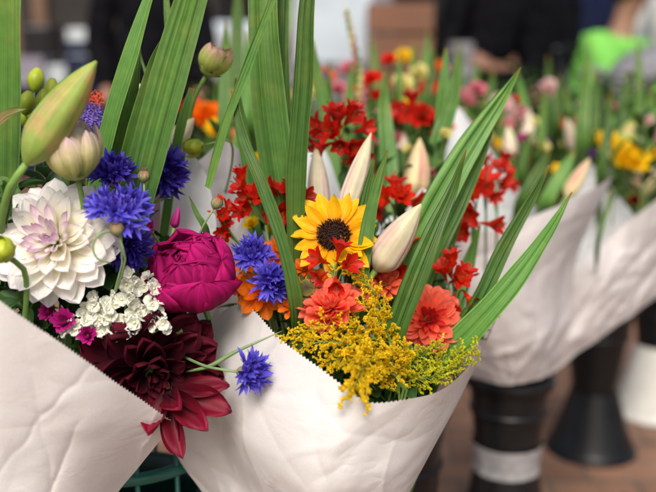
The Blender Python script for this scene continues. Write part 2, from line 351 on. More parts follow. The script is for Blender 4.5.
def dahlia(loc, face, R_, N, mat, mat_in, label, gather, spin=0, W=.42, inner=.28, squash=1.0, q=.55, thmax=1.8, group=None, cat='dahlia', seed=1, ruf=.02, curl_o=-.1, cup_o=.38, name='dahlia', peak=.62, notch=0.0, Win=None, jit=.07):
    rr = random.Random(seed)
    M = frame(loc, face, spin); r = root(name, M, label, cat, group)
    L = R_ * .80
    G = lathe([(R_ * .16 * math.sin(PI * i / 10 + .001), R_ * .18 * -math.cos(PI * i / 10) - R_ * .08) for i in range(11)], 16)
    obj('receptacle', G, M_['sepal'], r)
    ga = PI * (3 - 5 ** .5)
    for i in range(N):
        f = (i + .5) / N
        th = .05 + thmax * f ** .72
        s = .26 + .74 * min(1, f / .75) ** .75
        s *= rr.uniform(.93, 1.06)
        if f < inner:
            me = pmesh('in%d' % (i % 3), mat_in, L=L, W=L * (Win or W * .62), nv=8, nu=6, peak=.6, q=.6, base=.4, cup=.9, a0=-.15, curl=.9 - .25 * (i % 3), seed=i % 3)
        elif f < .6:
            me = pmesh('mid%d' % (i % 4), mat, L=L, W=L * W * .92, nv=11, nu=8, peak=peak, q=q, base=.3, cup=.62, a0=-.1, curl=.40, ruf=ruf, groove=.06, seed=i % 4, notch=notch)
        else:
            me = pmesh('out%d' % (i % 6), mat, L=L, W=L * W * 1.1, nv=12, nu=8, peak=peak, q=q, base=.28, cup=cup_o, a0=.05, curl=curl_o + .09 * (i % 3), ruf=ruf * 1.5, groove=.10, seed=i % 6, notch=notch)
        ph = i * ga + rr.uniform(-.1, .1) * jit / .07; t2 = th + rr.uniform(-jit, jit) * min(1, .25 + f)
        off = dirv(ph, th) * R_ * (.05 + .12 * f); off.z = off.z * .5 - R_ * .02 - R_ * .06 * f
        put('petal', me, r, pm(ph, t2, off, s, rr.uniform(-.12, .12)))
    sepals(r, 6, R_ * .35, R_ * .16, 2.0, zoff=-R_ * .2)
    if gather is not None: stem_to(r, M @ Vector((0, 0, -R_ * .2)), -Vector(M.col[2][:3]), gather, .0028)
    return r

def cornflower(loc, face, R_, label, gather, mat='corn', nout=16, nin=16, group=None, seed=1, spin=0, th0=.85, flatten=1, stemdir=None, fs=1.0, name='cornflower', cat='cornflower', rad=.0011):
    rr = random.Random(seed)
    M = frame(loc, face, spin); r = root(name, M, label, cat, group)
    def floret(k, L, W, nl, tubef):
        key = ('fl', k, round(L, 5), mat if tubef else 'in')
        if key in PETC: return PETC[key]
        a = random.Random(k + 11)
        Gs = [xf(tube([(0, 0, 0), (0, 0, L * .4)], W * .07, W * .16, 3, 6, cap=False), Matrix.Identity(4))]
        for j in range(nl):
            ph = 2 * PI * j / nl + a.uniform(-.2, .2)
            g = petal(L * .70 * a.uniform(.8, 1.15), W * .24, 5, 2, .4, .95, .5, .4, 0, a.uniform(.0, .8) * -1, seed=j)
            Gs.append(xf(g, pm(ph, a.uniform(.22, .75), Vector((W * .12 * math.cos(ph), W * .12 * math.sin(ph), L * .36)))))
        PETC[key] = mesh('floret', join(*Gs), M_[mat if tubef else 'corn_in'])
        return PETC[key]
    sc = R_
    for j in range(nout):
        ph = 2 * PI * j / nout + rr.uniform(-.15, .15); th = th0 + rr.uniform(-.3, .45)
        M2 = frame(dirv(ph, th) * sc * (.14 + .9 * (1 - fs)), dirv(ph, th), rr.uniform(0, 6)) @ Matrix.Scale(fs * rr.uniform(.85, 1.12), 4)
        put('floret', floret(j % 4, sc * .95, sc * .85, 7, True), r, M2)
    for j in range(nin):
        ph = j * 2.4; th = .08 + .75 * (j / nin) ** .6
        M2 = frame(dirv(ph, th) * sc * (.1 + .5 * (1 - fs)), dirv(ph, th), rr.uniform(0, 6)) @ Matrix.Scale(fs * rr.uniform(.8, 1.2), 4)
        put('floret', floret(j % 2 + 7, sc * .68, sc * .42, 5, j % 3 == 0), r, M2)
    scales(sc * .27, sc * .62, 4, 8, 'budbrown', r, off=sc * .12)
    if gather is not None:
        stem_to(r, M @ Vector((0, 0, -sc * .45)), stemdir or -Vector(M.col[2][:3]), gather, rad, 'stem_grey')
    return r

def croc_floret(L, seed, mat='croc'):
    key = ('cf', round(L, 4), seed, mat)
    if key in PETC: return PETC[key]
    a = random.Random(seed); op = a.uniform(.3, 1.1)
    Gs = [tube([(0, 0, 0), (0, L * .02, L * .25), (0, 0, L * .48)], L * .03, L * .10, 6, 8, cap=False)]
    for j in range(6):
        ph = PI / 3 * j + .2
        g = petal(L * .72 * a.uniform(.92, 1.08), L * .36, 8, 4, .55, .6, .5, .3, 0, -a.uniform(.4, .9), ruf=.02, seed=j + seed)
        Gs.append(xf(g, pm(ph, op * .45, Vector((L * .07 * math.cos(ph), L * .07 * math.sin(ph), L * .42)))))
    me = mesh('floret', join(*Gs), M_[mat])
    st = mesh('stamen', join(*[tube([(0, 0, L * .35), (L * .04 * math.cos(q), L * .04 * math.sin(q), L * .75), (L * .12 * math.cos(q), L * .12 * math.sin(q), L * 1.12)], L * .012, L * .012, 6, 5) for q in (0, 2.1, 4.2)]
              , *[tube([(L * .10 * math.cos(q), L * .10 * math.sin(q), L * 1.1), (L * .15 * math.cos(q), L * .15 * math.sin(q), L * 1.16)], L * .03, L * .02, 2, 5) for q in (0, 2.1, 4.2)]), M_['stamen'])
    PETC[key] = (me, st); return PETC[key]
def crocosmia(florets, base, label, gather, d, L=24, mat='croc', group=None, buds=(), seed=1, name='crocosmia'):
    """florets: (px,py,(r,u,t)) base of tube; L px"""
    rr = random.Random(seed); k = d / F
    p0 = P(*base, d); r = root(name, Matrix.Translation(p0), label, 'crocosmia', group)
    Mi = getM(r).inverted()
    pts = []; cx = sum(f[0] for f in florets) / len(florets); cy = sum(f[1] for f in florets) / len(florets)
    florets = list(florets) + [(px * .45 + cx * .55 + rr.uniform(-2, 2), py * .45 + cy * .55 + rr.uniform(-2, 2), (dr[0] * .6 + rr.uniform(-.5, .5), dr[1] * .5 + rr.uniform(-.3, .6), .8)) for q_, (px, py, dr) in enumerate(florets) if seed != 5 and q_ % 5 < 3]
    for i, (px, py, dr) in enumerate(florets):
        dd = d + rr.uniform(-.008, .008)
        b = P(px, py, dd); z = D(*dr)
        me, st = croc_floret(L * k, i % 5 + seed % 3 * 5, mat)
        o = put('floret', me, r, Mi @ frame(b, z, rr.uniform(0, 6)) @ Matrix.Scale(rr.uniform(1.0, 1.3), 4))
        put('stamen', st, o)
        obj('pedicel', tube([Mi @ b, Mi @ (b - z * L * k * .25 + (p0 - b) * .2), Vector((0, 0, 0))], .0009, .0011, 8, 6), M_['stem'], r)
    for (px, py, dr, l) in buds:
        b = P(px, py, d + rr.uniform(-.005, .005)); z = D(*dr)
        G = tube([(0, 0, 0), (0, 0, l * k * .5), (0, 0, l * k)], l * k * .13, l * k * .13, 8, 8, rf=lambda s: .35 + 1.0 * math.sin(PI * min(1, s * .95 + .03)) ** .8)
        obj('bud', G, M_[mat], r, Mi @ frame(b, z))
        obj('pedicel', tube([Mi @ b, Vector((0, 0, 0))], .0008, .0010, 5, 6), M_['stem'], r)
    if gather is not None: stem_to(r, p0, Vector((0, 0, -1)), gather, .0016, bend=.02)
    return r

def lily_bud(tip, base, w, mat, label, gather, group=None, lobes=3, seed=0, name='lily_bud', stemlen=None, fat=.45, sag=0.0, roll=0.0):
    """tip/base (px,py,d); w px"""
    a, b = P(*base), P(*tip); ax = (b - a); L = ax.length; R_ = w * base[2] / F / 2
    M = frame(a, ax, roll); r = root(name, M, label, 'lily bud', group)
    n = 34; prof = []
    ex, b0 = (3.0, .30) if mat == 'lil_g' else (2.3, .20)
    def pr(t): return max(.05, (1 - (1 - min(1, t / b0)) ** 2 * .78) ** .9 * (1 - min(1, t) ** ex) ** .8 * (1 + .10 * math.sin(PI * t)))
    for i in range(n + 1): prof.append((R_ * pr(i / n), L * i / n))
    def mod(q, t):
        g = abs(math.sin(q * 1.5)) ** .35           # three deep seams
        rib = .05 * math.cos(q * 3 + PI) ** 2 * (1 if math.cos(q * 3 + PI) > 0 else 0)
        return (.80 + .20 * g + rib * math.sin(PI * t)) * (1 + .035 * math.cos(q * 6 + 1) * math.sin(PI * t))
    V, Fc, UV = lathe(prof, 48, mod)
    V = [Vector((v.x + sag * R_ * math.sin(PI * v.z / L), v.y, v.z)) for v in V]
    G = (V, Fc, UV)
    obj('bud', G, M_[mat], r)
    # folded tepal edges that run up each seam
    for k in range(3):
        q = 2 * PI * k / 3
        pts = [Vector((R_ * .80 * pr(t) * math.cos(q + .10) + sag * R_ * math.sin(PI * t), R_ * .80 * pr(t) * math.sin(q + .10), L * t)) for t in (.06, .2, .4, .6, .8, .93, 1.0)]
        obj('tepal_edge', tube(pts, R_ * .10, R_ * .06, 20, 6, rf=lambda s: .45 + .8 * math.sin(PI * s)), M_[mat], r)
    if gather is not None: stem_to(r, a, -ax.normalized(), gather, max(R_ * .2, .0018))
    return r

def blade(pts, label, facing=(0, 0, 1), mat='blade', ribs=7, group=None, fold=.18, seed=0, name='sword_leaf', tipround=.0, nl=60):
    """pts: (px,py,d,width_px) from tip (or top) to base"""
    C = catmull([P(*p[:3]) for p in pts], nl); Wd = catmull([Vector((p[3] * p[2] / F, 0, 0)) for p in pts] if len(pts) > 2 else [Vector((p[3] * p[2] / F, i * .001, 0)) for i, p in enumerate(pts)], nl)
    # width interpolated by centre-line length
    L = [0]
    Q = [P(*p[:3]) for p in pts]
    for a, b in zip(Q, Q[1:]): L.append(L[-1] + (b - a).length)
    def wat(s):
        s *= L[-1]
        for k in range(len(L) - 1):
            if s <= L[k + 1] + 1e-9:
                t = (s - L[k]) / (L[k + 1] - L[k]); return (pts[k][3] * pts[k][2] * (1 - t) + pts[k + 1][3] * pts[k + 1][2] * t) / F
        return pts[-1][3] * pts[-1][2] / F
    nrm = D(*facing); V, Fc, UV = [], [], []; nu = ribs * 6
    rr = random.Random(seed); ph = rr.uniform(0, 6)
    gr = [(rr.uniform(-.92, .92), rr.uniform(.25, 1.0), rr.uniform(.04, .12)) for _ in range(ribs + 1)]
    prof = [-sum(a * math.exp(-((2 * j / nu - 1 - c0) / w0) ** 2) for c0, a, w0 in gr) + .35 * math.sin((2 * j / nu - 1) * 9 + ph) for j in range(nu + 1)]
    for i, c in enumerate(C):
        t = (C[min(i + 1, nl)] - C[max(i - 1, 0)]).normalized()
        s = i / nl
        n0 = Matrix.Rotation(.25 * math.sin(s * 3 + ph), 3, t) @ nrm
        x = t.cross(n0).normalized(); n = x.cross(t); w = wat(s) / 2 * (1 + .025 * math.sin(s * 23 + ph))
        wf = min(1, w / .004)
        for j in range(nu + 1):
            u = 2 * j / nu - 1
            z = fold * w * abs(u) + .0019 * wf * prof[j]
            z += .0012 * math.sin(s * 17 + u * 2 + ph) * abs(u)
            V.append(c + x * (w * u) + n * z); UV.append(((u + 1) / 2, s))
    for i in range(nl):
        for j in range(nu):
            b = i * (nu + 1) + j; Fc.append((b, b + 1, b + nu + 2, b + nu + 1))
    ctr = C[-1]
    o = obj(name, ([v - ctr for v in V], Fc, UV), M_[mat]); o.location = ctr
    return tag(o, label, 'leaf', group)

def coons(top, bot, left, right, nu, nv, bulge=0.0, creases=12, camp=.0022, seed=0, teeth=0, tooth=.0011, wav=.004, sharp=1.0, teeth_from=0.0, teeth_to=1.0, gat=0.0):
    T_, B_, L_, R_ = [catmull([P(*p) for p in c], n) for c, n in ((top, nu), (bot, nu), (left, nv), (right, nv))]
    rr = random.Random(seed); V, Fc, UV = [], [], []
    cr = []
    for _ in range(creases):
        cx, cy = rr.uniform(0, 1), rr.uniform(.1, 1); an = rr.choice([rr.gauss(PI / 2, .35), rr.uniform(0, PI)])
        cr.append((cx, cy, math.cos(an), math.sin(an), rr.uniform(-1, 1) * camp, rr.uniform(.012, .05), rr.uniform(.12, .5)))
    sv = Vector((rr.uniform(0, 50), rr.uniform(0, 50), 0))
    for j in range(nv + 1):
        v = j / nv
        for i in range(nu + 1):
            u = i / nu
            p = (1 - v) * T_[i] + v * B_[i] + (1 - u) * L_[j] + u * R_[j] - ((1 - u) * (1 - v) * T_[0] + u * (1 - v) * T_[-1] + (1 - u) * v * B_[0] + u * v * B_[-1])
            d = bulge * math.sin(PI * u) * (1 - .6 * v)
            ed = min(1, min(u, 1 - u) * 8 + .15)
            d += wav * noise.noise(sv + Vector((u * 3, v * 2.2, 0))) * 2
            d += wav * .35 * noise.noise(sv + Vector((u * 9, v * 5, 3)))
            d += gat * v * (noise.noise(sv + Vector((u * 9 + noise.noise(Vector((u*3, v*4, 1))) * 2, v * 3.0, 9))))
            for cx, cy, ca, sa, am, w, ln in cr:
                dx, dy = u - cx, v - cy; s = dx * sa - dy * ca; l = dx * ca + dy * sa
                s += .02 * noise.noise(Vector((l * 9, cx * 30, cy * 30)))
                if abs(l) < ln:
                    d += am * .75 * math.exp(-abs(s) / (w * .6)) * (math.cos(l / ln * PI / 2)) ** 1.0
            V.append(p - FW * d * 1.0); UV.append((u, 1 - v))
    if teeth:
        for i in range(nu + 1):
            u = i / nu
            if teeth_from <= u <= teeth_to:
                t = (V[i] - V[i + nu + 1]).normalized()
                V[i] = V[i] + t * (tooth if i % 2 else -tooth)
    for j in range(nv):
        for i in range(nu):
            b = j * (nu + 1) + i; Fc.append((b, b + 1, b + nu + 2, b + nu + 1))
    return V, Fc, UV
def paper(name, label, mat, *a, group=None, cat='paper wrap', parent=None, **k):
    G = coons(*a, **k); c = sum((Vector(v) for v in G[0]), Vector()) / len(G[0])
    o = obj(name, ([Vector(v) - c for v in G[0]], G[1], G[2]), M_[mat]); o.location = c
    if parent:
        o.parent = parent; o.location = c - parent.location
        if label: o['label'] = label
    else: tag(o, label, cat, group)
    return o

def sprig(base, tip, label, group, leafL=.03, leafW=.012, n=9, mat='leaf', seed=0, name='foliage_sprig'):
    rr = random.Random(seed); a, b = P(*base), P(*tip)
    r = root(name, Matrix.Translation(a), label, 'foliage', group)
    v = b - a; mid = v * .5 + Vector((rr.uniform(-.01, .01), rr.uniform(-.01, .01), 0))
    C = catmull([Vector((0, 0, 0)), mid, v], 20)
    obj('stem', tube([Vector((0, 0, 0)), mid, v], .0014, .0007, 10, 6), M_['stem'], r)
    mes = [pmesh('lf%d' % k, mat, L=leafL, W=leafW, nv=8, nu=4, peak=.45, q=.9, base=.15, cup=.35, curl=-.7 + .3 * k, groove=.1, seed=k, ruf=.03) for k in range(3)]
    t = v.normalized()
    for k in range(n):
        s = .25 + .75 * k / (n - 1); c = C[int(s * 20)]
        M = frame(c, t) @ pm(k * 2.4 + rr.uniform(-.3, .3), rr.uniform(.5, 1.1), Vector(), rr.uniform(.6, 1.1))
        put('leaf', mes[k % 3], r, M)
    return r

# ================================================================== FRONT LEFT BOUQUET
K = lambda px, d: px * d / F
G1 = P(10, 610, .98); G2 = P(335, 610, 1.0)
dahlia(P(54, 241, .83), D(-.16, .30, 1), K(70, .83), 96, 'white', 'white_in', 'large creamy white dahlia with a lilac centre', G1, W=.52, seed=3, cat='dahlia', inner=.40, q=.62, curl_o=-.05, cup_o=.26, peak=.56, Win=.26, jit=.13, ruf=.035)
dahlia(P(152, 372, .865), D(.35, -.35, 1), K(76, .86), 74, 'burg', 'burg', 'dark burgundy dahlia hanging over the serrated paper edge', G1, W=.56, seed=5, inner=.2, curl_o=.2, q=.6, ruf=.10, peak=.6, jit=.24)
# long crimson outer petals of a second, half dropped burgundy head
r = root('drooping_dahlia', frame(P(168, 388, .845), D(.4, -.7, .6)), 'crimson lily-like bloom drooping from beneath the burgundy dahlia', 'dahlia')
Mi = getM(r).inverted()
for k, (dx, dy, dt, Lp, Wp, cup, curl) in enumerate([(.95, -.28, .3, 66, 34, .7, -.2), (.75, -.62, .45, 62, 32, .9, .25), (.30, -1, .3, 66, 26, 1.0, .1), (.14, -.95, .2, 60, 22, 1.1, -.15), (1, .15, .2, 60, 26, .6, -.1), (-.2, -.6, .3, 44, 30, .7, .3), (.6, -.35, .8, 40, 30, .9, .5)]):
    y = D(dx, dy, dt); z0 = D(-.3, .5, 1); x = y.cross(z0).normalized(); z = x.cross(y)
    M = Matrix((x, y, z)).transposed().to_4x4(); M.translation = P(168, 388 + k, .845) + y * .003
    put('petal', mesh('petal', petal(K(Lp, .845), K(Wp * .84, .845), 18, 12, .58, .62, .45, cup, 0, curl, ruf=.11, groove=.2, rag=.03, seed=k), M_['crim']), r, Mi @ M)
stem_to(r, P(168, 388, .85), D(-.3, .3, -1), G1, .0018)

def peony(loc, face, R_, label, gather, mat='peony', seed=1, spin=0, group=None):
    rr = random.Random(seed); M = frame(loc, face, spin); r = root('peony', M, label, 'peony', group)
    # outer bowl petals, cupped round the head
    for i in range(44):
        f = i / 43
        L = R_ * (1.25 + .6 * f); W = R_ * (.8 + 1.0 * f)
        me = pmesh('po%d' % i, mat, L=L, W=W, nv=20, nu=24, peak=.66, q=.5, base=.25, cup=.55, a0=-1.2 + rr.uniform(-.15, .15), curl=2.6 - .05 * f + rr.uniform(-.28, .22), ruf=.08 * (1 - f) + .014, seed=i, rag=.030 * (1.3 - f))
        ph = i * 2.4 + rr.uniform(-.2, .2); th = .20 + .64 * f + rr.uniform(-.16, .16)
        put('petal', me, r, pm(ph, th, Vector((0, 0, -R_ * .55)), rr.uniform(.88, 1.07), rr.uniform(-.3, .3)))
    sepals(r, 5, R_ * .6, R_ * .4, 1.9, zoff=-R_ * .75, curl=.6)
    stem_to(r, M @ Vector((0, 0, -R_ * .6)), -Vector(M.col[2][:3]), gather, .003)
    return r
peony(P(191, 274, .87), D(-.25, .85, .6), K(48, .87), 'magenta peony with ruffled cupped petals', G1, seed=4)
# small magenta blooms beside the peony and by the paper edge
def small_bloom(px, py, d, face, Rp, mat, label, gather, n=10, group=None, name='small_bloom', cat='flower', seed=0, th=1.0, q=.6, W=.5, L=1.0, layers=2, curl=.2):
    M = frame(P(px, py, d), D(*face)); r = root(name, M, label, cat, group); rr = random.Random(seed); R_ = K(Rp, d)
    for l in range(layers):
        me = pmesh('sb%d' % l, mat, L=R_ * (1 - .25 * l), W=R_ * W, nv=7, nu=4, peak=.6, q=q, base=.3, cup=.5, curl=curl + .3 * l, ruf=.04, seed=l)
        for k in range(n):
            put('petal', me, r, pm(2 * PI * (k + .5 * l) / n + rr.uniform(-.12, .12), th - .4 * l + rr.uniform(-.12, .12), Vector((0, 0, 0)), rr.uniform(.9, 1.08)))
    obj('centre', lathe([(R_ * .16 * math.sin(PI * i / 8 + .01), R_ * .14 * -math.cos(PI * i / 8)) for i in range(9)], 12), M_['gold_g'], r)
    if gather is not None: stem_to(r, M @ Vector((0, 0, 0)), -Vector(M.col[2][:3]), gather, .0012)
    return r
small_bloom(66, 322, .835, (-.1, .3, 1), 17, 'mag', 'small magenta bloom peeking over the serrated edge below the white dahlia', G1, seed=1, name='magenta_bloom')
small_bloom(88, 335, .835, (.1, .1, 1), 13, 'mag', 'smallest magenta bloom, at the paper edge left of the burgundy dahlia', G1, seed=2, name='magenta_bloom')
small_bloom(50, 312, .84, (-.3, .2, 1), 13, 'mag', 'magenta bloom half hidden under the white dahlia petals', G1, seed=8, name='magenta_bloom')
small_bloom(152, 232, .90, (-.3, .5, .8), 15, 'mag', 'magenta bloom on the upper left shoulder of the peony', G1, seed=3, name='magenta_bloom', th=.7)
lily_bud((179, 207, .9), (174, 228, .9), 9, 'mag', 'tiny magenta bud standing above the peony', G1, name='magenta_bud', seed=2)

cg = 'cornflowers in the front bouquets'
cornflower(P(120, 218, .80), D(.05, .85, .5), K(35, .80), 'brightest blue cornflower, side on, right of the white dahlia', G1, 'corn', seed=2, group=cg, nout=30, nin=26, th0=1.0, fs=.62)
cornflower(P(113, 178, .86), D(.1, .8, .6), K(25, .86), 'deep violet cornflower under the half-open pale bud', G1, 'corn_dk', seed=4, group=cg)
cornflower(P(128, 246, .85), D(.3, -.4, .8), K(25, .85), 'shaded dark cornflower just left of the peony', G1, 'corn_dk', seed=6, group=cg)
cornflower(P(163, 172, .92), D(.85, -.05, .5), K(25, .92), 'dark cornflower sticking out right from behind the wide sword leaf', G1, 'corn_dk', seed=8, group=cg)
cornflower(P(254, 259, .90), D(-.1, .6, .8), K(22, .90), 'blue cornflower against the orange marigolds, upper of a touching pair', G2, 'corn', seed=9, group=cg)
cornflower(P(271, 282, .885), D(.3, -.1, .9), K(22, .885), 'blue cornflower against the orange marigolds, lower of a touching pair', G2, 'corn', seed=10, group=cg)
r = cornflower(P(246, 372, .825), D(.92, .05, .42), K(23, .825), 'lone blue cornflower hanging out over the plain white paper', None, 'corn', seed=12, group=cg, nout=12)
Mi = getM(r).inverted()
obj('stem', tube([Mi @ P(240, 372, .826), Mi @ P(225, 370, .826), Mi @ P(205, 366, .84), Mi @ P(170, 350, .88)], .0013, .0015, 14, 8), M_['stem_grey'], r)
obj('leaf', tube([Mi @ P(282, 331, .84), Mi @ P(262, 340, .83), Mi @ P(235, 352, .83), Mi @ P(210, 366, .84), Mi @ P(185, 372, .86)], .0006, .0016, 16, 6, rf=lambda s: .5 + 1.2 * math.sin(PI * s)), M_['stem_grey'], r)

def fuzzy_bud(px, py, d, rp, face, label, gather, mat='budbrown', name='cornflower_bud', tip=None, rad=.0010):
    M = frame(P(px, py, d), D(*face)); r = root(name, M, label, 'bud'); R_ = K(rp, d)
    obj('bud', lathe([(R_ * (math.sin(PI * (.03 + .92 * i / 14)) ** .75), R_ * 2.4 * (i / 14 - .5)) for i in range(15)], 24, lambda q, t: 1 + .09 * math.sin(q * 8 + t * 22)), M_[mat], r)
    Gs = []
    for k in range(16):
        ph = k * 2.4; Gs.append(xf(petal(R_ * .8, R_ * .25, 3, 2, .3, .9, .6), pm(ph, .35, Vector((R_ * .5 * math.cos(ph), R_ * .5 * math.sin(ph), R_ * .75)))))
    obj('tuft', join(*Gs), M_[tip or mat], r)
    if gather is not None: stem_to(r, M @ Vector((0, 0, -R_ * 1.1)), -Vector(M.col[2][:3]), gather, rad, 'stem_grey', bend=.05)
    return r
fuzzy_bud(117, 229, .775, 7, (-.1, .8, .5), 'fuzzy brown-tipped cornflower bud in front of the bright blue cornflower', P(95, 330, .90))
fuzzy_bud(144, 176, .84, 6, (.05, 1, .3), 'small grey-green bud in front of the wide sword leaf', P(148, 320, .95))
fuzzy_bud(217, 203, .88, 6, (.5, .8, .2), 'green bud with a red tip above the right side of the peony', P(180, 300, .95), tip='croc')
r = root('curled_stem', Matrix.Translation(P(98, 235, .775)), 'thin curled green tendril over the white dahlia petals', 'tendril'); Mi = getM(r).inverted()
obj('tendril', tube([Mi @ P(*p) for p in [(113, 231, .78), (100, 234, .772), (93, 245, .772), (97, 258, .772), (110, 263, .776)]], .0012, .0008, 20, 6), M_['stem_grey'], r)

# white statice
def statice(cl, base, label, gather, d, seed=1):
    rr = random.Random(seed); p0 = P(*base); r = root('white_statice', Matrix.Translation(p0), label, 'statice'); Mi = getM(r).inverted()
    mes = []
    for k in range(4):
        a = random.Random(k); Gs = []
        for j in range(5):
            Gs.append(xf(petal(.0078, .0078, 7, 6, .7, .42, .15, .3, -.1, -.9 + a.uniform(-.4, .4), ruf=.2, seed=j + k * 5), pm(2 * PI * j / 5 + a.uniform(-.2, .2), .42)))
        Gs.append(tube([(0, 0, -.003), (0, 0, .003)], .0006, .0013, 3, 6)); mes.append(mesh('floret', join(*Gs), M_['statice']))
    for (cx, cy, n, rp) in cl:
        hub = P(cx, cy + rp * .6, d + .006)
        obj('branch', tube([Mi @ hub, (Mi @ hub) * .5 + Vector((0, 0, -.004)), Vector((0, 0, 0))], .001, .0014, 8, 6), M_['stem'], r)
        for i in range(n):
            q = i * 2.4; rad = rp * ((i + .5) / n) ** .5
            x, y = cx + rad * math.cos(q), cy + rad * math.sin(q) * .8
            M = frame(P(x, y, d - .006 + .008 * rr.random() + .006 * rad / rp), D((x - cx) / rp * .9 + rr.uniform(-.6, .6), -(y - cy) / rp * .9 + .25 + rr.uniform(-.5, .5), .8), rr.uniform(0, 6)) @ Matrix.Scale(rr.uniform(.85, 1.15), 4)
            put('floret', mes[i % 4], r, Mi @ M)
    stem_to(r, p0, Vector((0, 0, -1)), gather, .0018, bend=.02)
statice([(82, 322, 7, 13), (104, 310, 8, 14), (131, 322, 7, 12), (126, 297, 6, 11), (150, 306, 6, 10), (148, 284, 4, 8), (160, 324, 4, 8), (108, 330, 5, 10), (92, 304, 4, 9), (130, 280, 4, 8), (72, 330, 3, 7)], (118, 345, .87), 'spray of small papery white statice below the blue cornflowers', G1, .835)
lily_bud((96, 61, .76), (27, 163, .785), 41, 'lil_g', 'fat green lily bud flushed pink, the largest bud, at upper left', P(-5, 300, .9), fat=.45, roll=.6)

def sepaled_bud(px, py, d, rp, face, mat, label, gather, n=9, sep=5, name='half_open_bud', elong=1.15, open_=.0, seed=0, rad=.0025):
    M = frame(P(px, py, d), D(*face)); r = root(name, M, label, 'bud'); R_ = K(rp, d); rr = random.Random(seed)
    obj('bud', lathe([(R_ * .88 * math.sin(PI * (.02 + .96 * i / 16)) ** .8, R_ * elong * -math.cos(PI * i / 16)) for i in range(17)], 28, lambda q, t: 1 + .03 * math.sin(q * 5)), M_[mat], r)
    for k in range(n):
        me = pmesh('wrap%d' % (k % 3), mat, L=R_ * (2.55 + .2 * (k % 3)), W=R_ * (.95 if n > 10 else 1.5), nv=12, nu=8, peak=.6, q=.6, base=.3, cup=.55, a0=-1.05, curl=2.2 - open_, ruf=.02, seed=k % 3)
        put('petal', me, r, pm(k * 2.4 + rr.uniform(-.1, .1), .52 + rr.uniform(-.05, .05), Vector((0, 0, -R_ * elong * .95))))
    sepals(r, sep, R_ * 1.0, R_ * .5, 1.45, zoff=-R_ * elong * .92, rad=R_ * .1, curl=.7)
    if gather is not None: stem_to(r, M @ Vector((0, 0, -R_ * elong)), -Vector(M.col[2][:3]), gather, rad)
    return r
sepaled_bud(73, 153, .80, 24, (-.05, .9, .45), 'budpale', 'pale half-open dahlia bud with green base beside the big lily bud', P(70, 330, .92), n=16, open_=.12, seed=2)
sepaled_bud(3, 251, .765, 13, (-.2, .5, .8), 'budgreen', 'round green dahlia bud with pointed sepals at the left edge', P(10, 400, .85), n=4, sep=7, elong=.85, name='green_bud')
sepaled_bud(213, 62, .95, 15, (.45, .75, .3), 'budpeony', 'round greenish pink peony bud on a thick stem behind the sword leaf', P(178, 200, 1.0), n=6, name='peony_bud', elong=1.0)
sepaled_bud(194, 147, .96, 9, (-.9, -.2, .4), 'budgreen', 'small lime ball bud right of the wide sword leaf', P(215, 220, 1.06), n=3, name='green_bud', elong=1.15, rad=.0012)
sepaled_bud(104, 200, .83, 8, (.3, .8, .6), 'budgreen', 'green bud cupped in sepals between two blue cornflowers', P(90, 330, .93), n=3, sep=6, name='green_bud', elong=.9)
lily_bud((194, 118, .97), (163, 158, .97), 26, 'lil_p', 'pale pink lily bud lying behind the wide sword leaf', P(150, 300, 1.02), roll=.3)
gb = [(36, 80, 8, 12, 1.0), (51, 92, 7, 14, .92), (42, 101, 6, 12, .9), (27, 103, 8, 12, .92), (26, 116, 7, 10, .95)]
r = root('freesia_spray', Matrix.Translation(P(34, 128, .93)), 'spray of small lime green buds behind the big lily bud', 'buds'); Mi = getM(r).inverted()
for k, (x, y, w, l, d) in enumerate(gb):
    a, b = P(x - 2, y + l, d), P(x + 2, y - l, d)
    obj('bud', tube([a, a.lerp(b, .5), b], K(w, d), K(w, d), 10, 10, rf=lambda s: .3 + .8 * math.sin(PI * s) ** .8), M_['budgreen'], r, Mi)
    obj('pedicel', tube([a, P(34, 128, .93)], .001, .0013, 6, 6), M_['stem'], r, Mi)
stem_to(r, P(34, 128, .93), Vector((0, 0, -1)), P(30, 300, .98), .0018)

# lavender coloured fluffy bloom
def fluff(px, py, d, rp, mat, label, n, gather, name='fluffy_bloom', sq=(1, 1), seed=0, Lp=6, mat2=None, cat='flower', group=None, per=5, open_=.9, cup=.3, Wr=.34):
    r = root(name, Matrix.Translation(P(px, py, d)), label, cat, group); rr = random.Random(seed); Mi = getM(r).inverted(); L = K(Lp, d)
    mes = []
    for k in range(3):
        Gs = [xf(petal(L, L * Wr, 4, 2, .5, .7, .4, cup, 0, -.5, seed=j), pm(2 * PI * j / per, open_ + rr.uniform(-.2, .2))) for j in range(per)]
        mes.append(mesh('floret', join(*Gs), M_[mat]))
    m2 = None
    for i in range(min(n, 98)):
        q = i * 2.4; f = ((i + .5) / n) ** .5; x = px + rp * sq[0] * f * math.cos(q) + rr.uniform(-1, 1); y = py + rp * sq[1] * f * math.sin(q) + rr.uniform(-1, 1)
        dd = d - K(rp, d) * .5 * (1 - f * f) ** .5
        M = frame(P(x, y, dd), D((x - px) / rp, -(y - py) / rp + .2, .9 * (1.1 - f)), rr.uniform(0, 6)) @ Matrix.Scale(rr.uniform(.8, 1.2), 4)
        put('floret', mes[i % 3], r, Mi @ M)
    obj('stem', tube([Mi @ P(px, py, d), Mi @ P(px, py + rp * 1.6, d + .01)] + ([Mi @ gather] if gather is not None else []), .0012, .0014, 12, 6), M_['stem'], r)
    return r
fluff(88, 120, .90, 20, 'lav', 'fluffy lilac bloom between the big lily bud and a sword leaf', 70, P(80, 300, .96), sq=(.9, .8), seed=4, Lp=7, name='lilac_bloom', Wr=.25)
fluff(95, 100, .93, 9, 'salmon', 'tiny tan and orange flower head above the fluffy lilac bloom', 22, P(88, 130, .93), seed=5, Lp=5, name='tan_flower_head', sq=(.9, 1.1))

